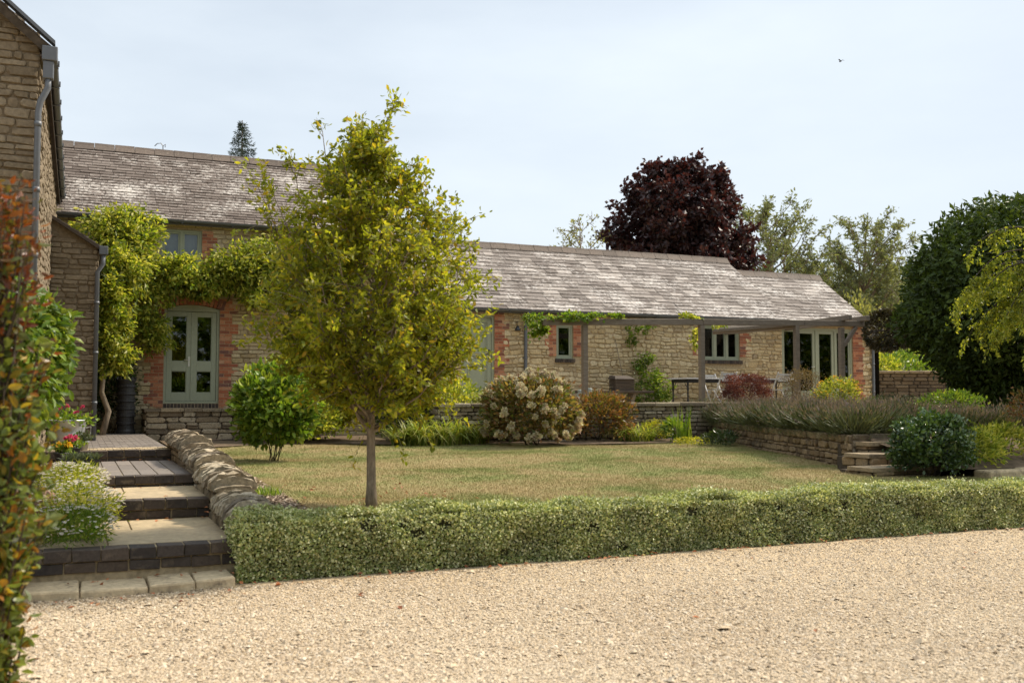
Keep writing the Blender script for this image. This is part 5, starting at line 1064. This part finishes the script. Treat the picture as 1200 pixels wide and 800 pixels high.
climber('wisteria', 'yellow green wisteria spreading over the barn wall and above the arched door', pts, 30000, .125, L['wisteria'], .42, stems=[([(.50, 22.2, .8), (.62, 22.3, 1.3), (.48, 22.4, 1.7), (.55, 22.6, 2.4), (.5, 22.8, 3.4)], .075), ([(.55, 22.7, 3.2), (1.4, 23.2, 4.1), (3, 23.4, 4.2), (5, 23.4, 4.3)], .035)], droop=.55)
shrub('recess_plant', 'dark ivy filling the shaded recess left of the arched door', 'shrub', (.72, 23.2, .82), (.5, .3, 2.0), 2200, .09, L['darkgreen'], clumps=50, spread=.16, stems=5)
# vines on the low barn
pts = [(W(628, 374, PV+.1), (.42, .25, .13), 4), (W(634, 388, PV+.3), (.22, .2, .24), 4), (W(660, 371, PV), (.6, .2, .09), 3), (W(690, 371, PV), (.5, .2, .08), 2), (W(722, 372, PV), (.35, .15, .06), 1)]
climber('pergola_vine', 'green vine trailing along the left end of pergola beam', pts, 1300, .09, L['fresh'], .7)
pts = [(W(758, 452, 23.3), (.55, .3, .45), 9), (W(752, 425, 23.35), (.3, .2, .35), 4), (W(742, 393, 23.4), (.22, .12, .3), 2), (W(775, 460, 23.1), (.4, .3, .28), 4), (W(757, 383, 23.3), (.25, .12, .12), 1)]
climber('wall_climber', 'green climber growing up the barn wall beside the wooden box', pts, 2300, .085, L['fresh'], .5, stems=[([(13.6, 23.4, TZ), (13.5, 23.45, 2.2), (13.3, 23.5, 3.2)], .016)])
pts = [(W(812, 372, PV+.1), (.35, .2, .09), 3), (W(810, 398, PV+.4), (.16, .15, .28), 2), (W(840, 382, PV+.5), (.3, .2, .07), 1)]
climber('pergola_vine', 'yellow green vine hanging beside the post at the three light window', pts, 420, .085, L['wisteria'], .7)

# ================================================================== TREES BEHIND
def atg(px, d, z=0): p = atD(px, 465, d); return (p.x, p.y, z)
hz_ = lambda py, d: EYE+(465-py)*d/FPX*1.004
# copper beech
d = 50; b = atg(806, d, 0); H = hz_(188, d)
tree('copper_beech', 'large dark purple copper beech behind the low barn roof', b, H, .42, interp_prof([(.2, 2.5), (.35, 3.7), (.5, 4.0), (.65, 3.9), (.8, 3.3), (.9, 2.5), (1, 1.2)]), 170, .25, L['beech'], z0=.3, first=.2, rise=.6, sub=11, sublen=.9, per=30, droop=.1, ratio=.75, bk='barkdark', seed=4, twig=.02)
d = 46; tree('pale_tree', 'small pale airy tree rising behind the roof left of the copper beech', atg(687, d), hz_(250, d), .18, interp_prof([(.3, .8), (.6, 1.7), (.8, 1.5), (1, .4)]), 34, .17, L['sparse'], z0=.4, first=.3, sub=6, sublen=.8, per=9, droop=.1, ratio=.4, seed=6, twig=.022)
for (px, top, d, rr_, sd_, lb, nb, lean) in ((910, 234, 74, 4.6, 21, 'tall grey green willow just right of the copper beech', 76, -.02), (1008, 248, 78, 4.2, 22, 'tall airy grey green willow behind the barn end', 66, .02), (952, 300, 84, 3.0, 24, 'shorter hazy willow between the two tall willows', 40, 0), (1052, 300, 88, 3.2, 23, 'pale distant tree just left of the huge dark tree', 44, 0)):
    tree('willow', lb, atg(px, d), hz_(top, d), .34, interp_prof([(.25, rr_*.9), (.45, rr_*1.0), (.62, rr_*.85), (.8, rr_*.9), (.92, rr_*.75), (1, rr_*.4)]), nb, .30, L['willow'], group='airy willows behind the barn', z0=.3, first=.18, rise=1.0, sub=10, sublen=1.3, per=22, droop=.15, ratio=.42, seed=sd_, twig=.03, lean=(lean, 0))
# conifer
d = 48; b = np.array(atg(279, d)); H = hz_(138, d); cr_ = thing('conifer', 'dark narrow conifer tip showing above the tall barn ridge', 'tree', tuple(b))
mb = MB(); mb.tube([b, b+np.array([0, 0, H])], [.22, .02], 7); mb.build('trunk', M['barkdark'], cr_, smooth=True); mb = MB(); P_ = []; D_ = []
for z in np.arange(H-6.5, H-.1, .17):
    r_ = (H-z)*.40+.06
    for q in range(8):
        a = random.uniform(0, 6.283); L_ = r_*random.uniform(.7, 1.1); dr = np.array([math.cos(a), math.sin(a), -.12]); m_ = int(10+L_*26); u_ = R.uniform(.05, 1, (m_, 1)); P_.append(b+np.array([0, 0, z])+dr*u_*L_+np.array([0, 0, .18])*u_**2*L_+R.normal(size=(m_, 3))*.03); D_.append(dr*.8+R.normal(size=(m_, 3))*.6)
leaves(mb, np.concatenate(P_), np.concatenate(D_), .16, .22); mb.build('crown', L['conifer'], cr_)
# trees at the right
b = atg(1196, 22.5, 1.0)
def bigdark():
    root = thing('bay_tree', 'huge rounded dark evergreen at the right edge', 'tree', b); c = np.array(b); mb = MB(); n = 52000
    d_ = sphere_dirs(n, -1); n = len(d_); cl = sphere_dirs(240, -1); k = (d_ @ cl.T).argmax(1); bump = R.uniform(-.05, .07, 240)[k]+.05*(d_*cl[k]).sum(1)
    rr_ = (.93+bump)*np.where(R.random(n) < .35, R.uniform(.55, .85, n), R.uniform(.84, 1.02, n)); P = c+np.array([0, 0, 2.45])+d_*rr_[:, None]*np.array([2.62, 2.5, 2.72]); zk = np.clip(-d_[:, 2:]-.05, 0, 1); P[:, :2] = c[:2]+(P[:, :2]-c[:2])*(1-.34*np.minimum(zk*1.9, 1)**1.2+.25*np.clip(zk-.6, 0, 1)); P[:, 2] = np.maximum(P[:, 2], 1.0)
    leaves(mb, P, d_*.45+R.normal(size=(n, 3))*.6+np.array([0, 0, -.15]), .15, .46, .35, face=d_*.8); mb.build('crown', L['bay'], root)
    tk = MB(); tk.tube([c, c+np.array([.1, 0, 1.5]), c+np.array([0, .1, 3.6])], [.28, .2, .06], 9)
    for a in range(7): tk.tube([c+np.array([0, 0, .8]), c+np.array([math.cos(a)*1., math.sin(a)*1., 2.2]), c+np.array([math.cos(a)*1.7, math.sin(a)*1.7, 3.6])], [.1, .07, .02], 6)
    tk.build('trunk', M['barkdark'], root, smooth=True)
bigdark()
# weeping tree reaching in from the right
b = atg(1262, 15.2, .6); wr = thing('weeping_tree', 'weeping tree with hanging lemon green branches at the right edge', 'tree', b); c = np.array(b); tk = MB(); P_ = []; D_ = []
tk.tube([c, c+np.array([.02, 0, 1.6]), c+np.array([-.05, 0, 2.7]), c+np.array([-.15, .05, 3.5])], [.13, .1, .08, .04], 9)
for i in range(90):
    a = random.uniform(0, 6.283); ln = random.uniform(.6, 1.72); st = c+np.array([-.05, 0, random.uniform(2.3, 3.4)]); dr = np.array([math.cos(a), math.sin(a), 0]); tt = np.linspace(0, 1, 9)[:, None]; fall = random.uniform(.3, .8)
    path = st+dr*ln*tt**.8+np.array([0, 0, 1.])*(.75*tt*(1-tt)*1.6-fall*tt**2.4*.9); tk.tube(path, np.linspace(.022, .003, 9), 4, cap=False)
    for q in range(20):
        k = random.uniform(.3, 1)*8; i0 = min(int(k), 7); p_ = path[i0]+(path[i0+1]-path[i0])*(k-i0); l_ = random.uniform(.15, .42); m_ = 26; u_ = R.uniform(0, 1, (m_, 1)); sd_ = R.normal(size=3)*.25; P_.append(p_+(np.array([0, 0, -1.])+sd_+dr*.25)*u_*l_+R.normal(size=(m_, 3))*.02); D_.append(np.array([0, 0, -.8])+R.normal(size=(m_, 3))*.6)
tk.build('trunk', M['barkdark'], wr, smooth=True); mb = MB(); leaves(mb, np.concatenate(P_), np.concatenate(D_), .06, .5); mb.build('crown', L['weep'], wr)
# clipped arch arm joining the barn end to the dark tree
p0 = atD(1020, 388, 27.5); p1 = atD(1112, 384, 25.0); pa = np.array(p0); pb_ = np.array(p1)
ar = thing('clipped_arch', 'dark bronze clipped evergreen arch between the barn end and the dark tree', 'hedge', (p1.x, p1.y, 1.2)); n = 9000; u_ = R.uniform(0, 1, n)[:, None]; th = R.uniform(0, 6.283, n); q = R.uniform(.7, 1.05, n); endk = (1-np.clip((.12-u_[:, 0])/.12, 0, 1)**2*.6)
P = pa+(pb_-pa)*u_+np.stack([np.zeros(n), np.cos(th)*q*.5*endk, np.sin(th)*q*.48*endk*(1+.12*np.sin(u_[:, 0]*9))], 1)
mb = MB(); leaves(mb, P, np.stack([R.normal(size=n)*.6, np.cos(th), np.sin(th)], 1)+R.normal(size=(n, 3))*.5, .10, .4); mb.build('foliage', leafmat('dark_bronze_leaf', [(.03, .028, .012), (.05, .04, .018), (.07, .05, .022), (.035, .04, .015)], .25), ar)
mb = MB(); mb.tube([(p1.x+.2, p1.y, 1.3), (p1.x, p1.y, 2.4), pb_], [.09, .08, .06], 7); mb.tube([pb_, pa*.5+pb_*.5, pa], [.06, .045, .02], 7); mb.build('trunk', M['barkdark'], ar, smooth=True)
shrub('garden_shrub', 'green shrub seen over the boundary wall under the clipped arch', 'shrub', atg(1062, 38, 1.3), (2.2, 1.5, 2.25), 4000, .15, L['fresh'], clumps=60, spread=.18, stems=6)
shrub('garden_shrub', 'yellow green shrub just past the barn end above the boundary wall', 'shrub', atg(1030, 35, 1.3), (.95, .9, 1.9), 1900, .14, L['wisteria'], clumps=40, spread=.18, stems=6)
shrub('tall_bush', 'yellow tinted bush rising behind the end of the low roof', 'shrub', atg(1006, 42, 1.3), (1.3, 1.2, 4.6), 3000, .17, L['sparse'], clumps=60, spread=.2, stems=8)
for (px, d, rx, h, lb) in ((985, 95, 7.5, 13.5, 'hazy mass of bushes low behind the willows, left part'), (1045, 92, 6.5, 13.0, 'hazy mass of bushes low behind the willows, right part'), (895, 90, 7, 12.0, 'grey green bush half hidden behind the low roof')):
    shrub('far_bush', lb, 'bush', atg(px, d, .5), (rx, 4, h), 9500, .36, L['willow'], clumps=80, spread=.14, stems=6, group='bushes far behind the barn')
# bird
b = atD(985, 72, 60); bd = MB(); bd.lathe([(0, -.13), (.03, -.09), (.045, 0), (.03, .09), (0, .14)], (0, 0, 0), 8); bd.v = [v_[:, [0, 2, 1]]+np.array(b) for v_ in bd.v]
for s_ in (-1, 1): bd.add([(b.x, b.y-.05, b.z+.02), (b.x, b.y+.06, b.z+.02), (b.x+s_*.14, b.y+.05, b.z+.11), (b.x+s_*.28, b.y-.04, b.z+.06), (b.x+s_*.13, b.y-.06, b.z+.10)], [(0, 1, 2, 4), (4, 2, 3)])
tag(bd.build('bird', M['black']), 'tiny dark bird flying high in the sky', 'bird')

# the wood behind the photographer, which the panes mirror
mb = MB(); n = 26000; u = R.uniform(-25, 75, n); k = np.abs(np.sin(u*.31)+.6*np.sin(u*.83+1)+.3*np.sin(u*2.1)); hh = 8.5+2.2*k; z = hh*R.uniform(.02, 1, n)**.8; v = -30-.06*u+R.normal(size=n)*1.6; P = np.stack([u, v, z], 1)
leaves(mb, P, R.normal(size=(n, 3)), .75, .6, face=np.array([[0, .6, .4]])); tag(mb.build('woodland', L['fresh']), 'belt of green trees behind the photographer, mirrored in the panes', 'woodland', kind='stuff')
# ================================================================== LOOSE STUFF: chippings, blades of grass, wood chips, fallen leaves
def gravel_stuff(n):
    px = R.uniform(-150, 1320, n*4); d = 1/R.uniform(1/14.0, 1/4.9, n*4); keep = R.random(n*4) < (d/14)**.15
    x = (px-600)/FPX*d; u = x*math.cos(YAW)+d*math.sin(YAW); v = -x*math.sin(YAW)+d*math.cos(YAW)
    ok = keep & ~((u > 1.30) & (v > 8.83)) & ~((u > -.45) & (v > 8.74)) & (v < 9.6) & (u > -3.2); u, v = u[ok][:n], v[ok][:n]; n = len(u)
    s_ = .0062*np.exp(R.normal(size=n)*.40); th = R.uniform(0, 6.283, n); ex = np.stack([np.cos(th), np.sin(th), R.uniform(-.35, .35, n)], 1); ey = np.stack([-np.sin(th), np.cos(th), R.uniform(-.35, .35, n)], 1); ez = nrm(np.cross(ex, ey))
    c = np.stack([u, v, s_*R.uniform(.1, .5, n)], 1); a, b_, h_ = s_*R.uniform(.8, 1.35, n), s_*R.uniform(.55, .95, n), s_*R.uniform(.4, .7, n); V = []
    for (i, j, k) in ((-1, -.5, .1), (-.3, -1, -.1), (.7, -.8, .1), (1, .2, -.1), (.4, 1, .1), (-.7, .7, 0), (-.25, -.1, 1), (.35, .1, .85)):
        jj = lambda: 1+R.uniform(-.25, .25, n); V.append(c+ex*(a*i*jj())[:, None]+ey*(b_*j*jj())[:, None]+ez*(h_*k*jj())[:, None])
    V = np.stack(V, 1).reshape(-1, 3); F = np.array([(0, 1, 6), (1, 2, 7), (1, 7, 6), (2, 3, 7), (3, 4, 7), (4, 6, 7), (4, 5, 6), (5, 0, 6)])[None]+np.arange(n)[:, None, None]*8
    edge = np.where(u > 1.3, np.exp(-(8.9-v)/.22), np.exp(-np.maximum(8.75-v, 0)/.30)); rut = .05+.16*np.exp(-((v-6.55-.05*u)/.22)**2)*(np.sin(u*3.3)*np.sin(u*1.7+1) > -.2); dark_mask = (R.random(n) < np.clip(edge*.75, 0, .75)+rut*.35)  # darker chippings more frequent towards hedge foot and steps, and along the rut
    mb = MB(); F3 = F.reshape(n, 8, 3); mb.add(V, F3[~dark_mask].reshape(-1, 3)); mb.f.append((F3[dark_mask].reshape(-1, 3), 1)); tag(mb.build('loose_gravel', [M['pebble'], M['pebble_dark']]), 'loose buff gravel chippings covering the drive', 'gravel', kind='stuff')
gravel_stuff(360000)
def lawn_ok(u, v):
    left = np.interp(v, [9.3, 12, 16, 19.8, 20.5], [2.0, 2.02, 2.1, 2.28, 3.6]); far = np.interp(u, [2, 3.6, 5.2, 6.4, 8.2, 10.2, 12.6, 13.8], [21.9, 20.4, 20.2, 19.3, 18.6, 18.45, 18.3, 18.]); right = np.interp(v, [9.3, 10.4, 10.5, 11.7, 11.75, 19.4], [11.5, 11.3, 9.95, 10.4, 10.72, 13.62]); wob = .06*np.sin(v*7)+.05*np.sin(v*17)
    return (u > left+wob) & (u < right) & (v < far+.05*np.sin(u*9)) & (v > 9.4)
n = 330000; u = R.uniform(1.7, 13.7, n*2); v = 9.35+11.5*R.uniform(0, 1, n*2)**1.35; ok = lawn_ok(u, v); u, v = u[ok][:n], v[ok][:n]; n = len(u); mb = MB()
z = .50+(v-9.5)*.0125+.012*np.sin(u*1.7+v)+.01*np.sin(v*2.3-u*.6); P = np.stack([u, v, z-.004], 1); th = R.uniform(0, 6.283, n); h_ = R.uniform(.012, .034, n)*(1+.5*(R.random(n) < .05)); w_ = .0028
Sd = np.stack([np.cos(th), np.sin(th), np.zeros(n)], 1)*w_; tip = P+np.stack([R.normal(size=n)*.6, R.normal(size=n)*.6, np.ones(n)], 1)*h_[:, None]; V = np.stack([P-Sd, P+Sd, tip], 1).reshape(-1, 3); mb.add(V, np.arange(n*3).reshape(-1, 3)); tag(mb.build('lawn_grass', M['blade']), 'short dry brown and green grass of the lawn', 'grass', kind='stuff')
mb = MB(); n = 8000; v = R.uniform(9.4, 19.5, n); l0 = np.interp(v, [9.3, 16.6, 19.8], [1.72, 1.72, 1.72]); l1 = np.interp(v, [9.3, 12, 16, 19.8], [2.08, 2.1, 2.18, 2.32]); u = l0+(l1-l0)*R.uniform(0, 1, n); P = np.stack([u, v, np.interp(v, [9.3, 12, 16, 19.8], [.522, .552, .607, .655])], 1); D = R.normal(size=(n, 3)); D[:, 2] *= .15
leaves(mb, P, D, .045, .5, .5, flat=.85); tag(mb.build('wood_chips', M['chips']), 'pale brown wood chips in the strip beside the stepped wall', 'chippings', kind='stuff')
mb = MB(); n = 170; u = R.uniform(-.3, 11.5, n); v = np.where(u > 1.3, 8.84-np.abs(R.normal(size=n))*.10, 8.62-np.abs(R.normal(size=n))*.16); v[:26] = R.uniform(5.5, 8.6, 26); P = np.stack([u, v, np.full(n, .018)], 1); tu = R.normal(size=(60, 2))*np.array([.9, .8])+np.array([hu, hv+1.2]); tu = tu[tu[:, 1] > 9.5]; tr_ = np.array([(random.uniform(-.2, 1.3), vv-abs(random.gauss(0, .12))-.03, zz+.012) for vv, zz in ((9.2, .07), (11.2, .318), (12.8, .522), (15.9, .66)) for q in range(12)]); P = np.concatenate([P, tr_, np.stack([tu[:, 0], tu[:, 1], .50+(tu[:, 1]-9.5)*.0125+.03], 1)]); n = len(P); D = R.normal(size=(n, 3)); D[:, 2] *= .25; leaves(mb, P, D, .05, .6, .4, flat=.6); tag(mb.build('fallen_leaves', L['fallen']), 'russet fallen leaves along the foot of hedge and steps', 'leaves', kind='stuff')
for (px, py, r_, lb) in ((312, 578, .16, 'tuft of bright green grass on the wood chip strip near the hedge'), (290, 524, .22, 'tuft of bright green weeds at the top of the wood chip strip')):
    strapclump('grass_tuft', lb, spot(px, py, .55), (r_, r_*1.6), 160, .12, .6, .010, 'fresh', group='green tufts on the wood chip strip')
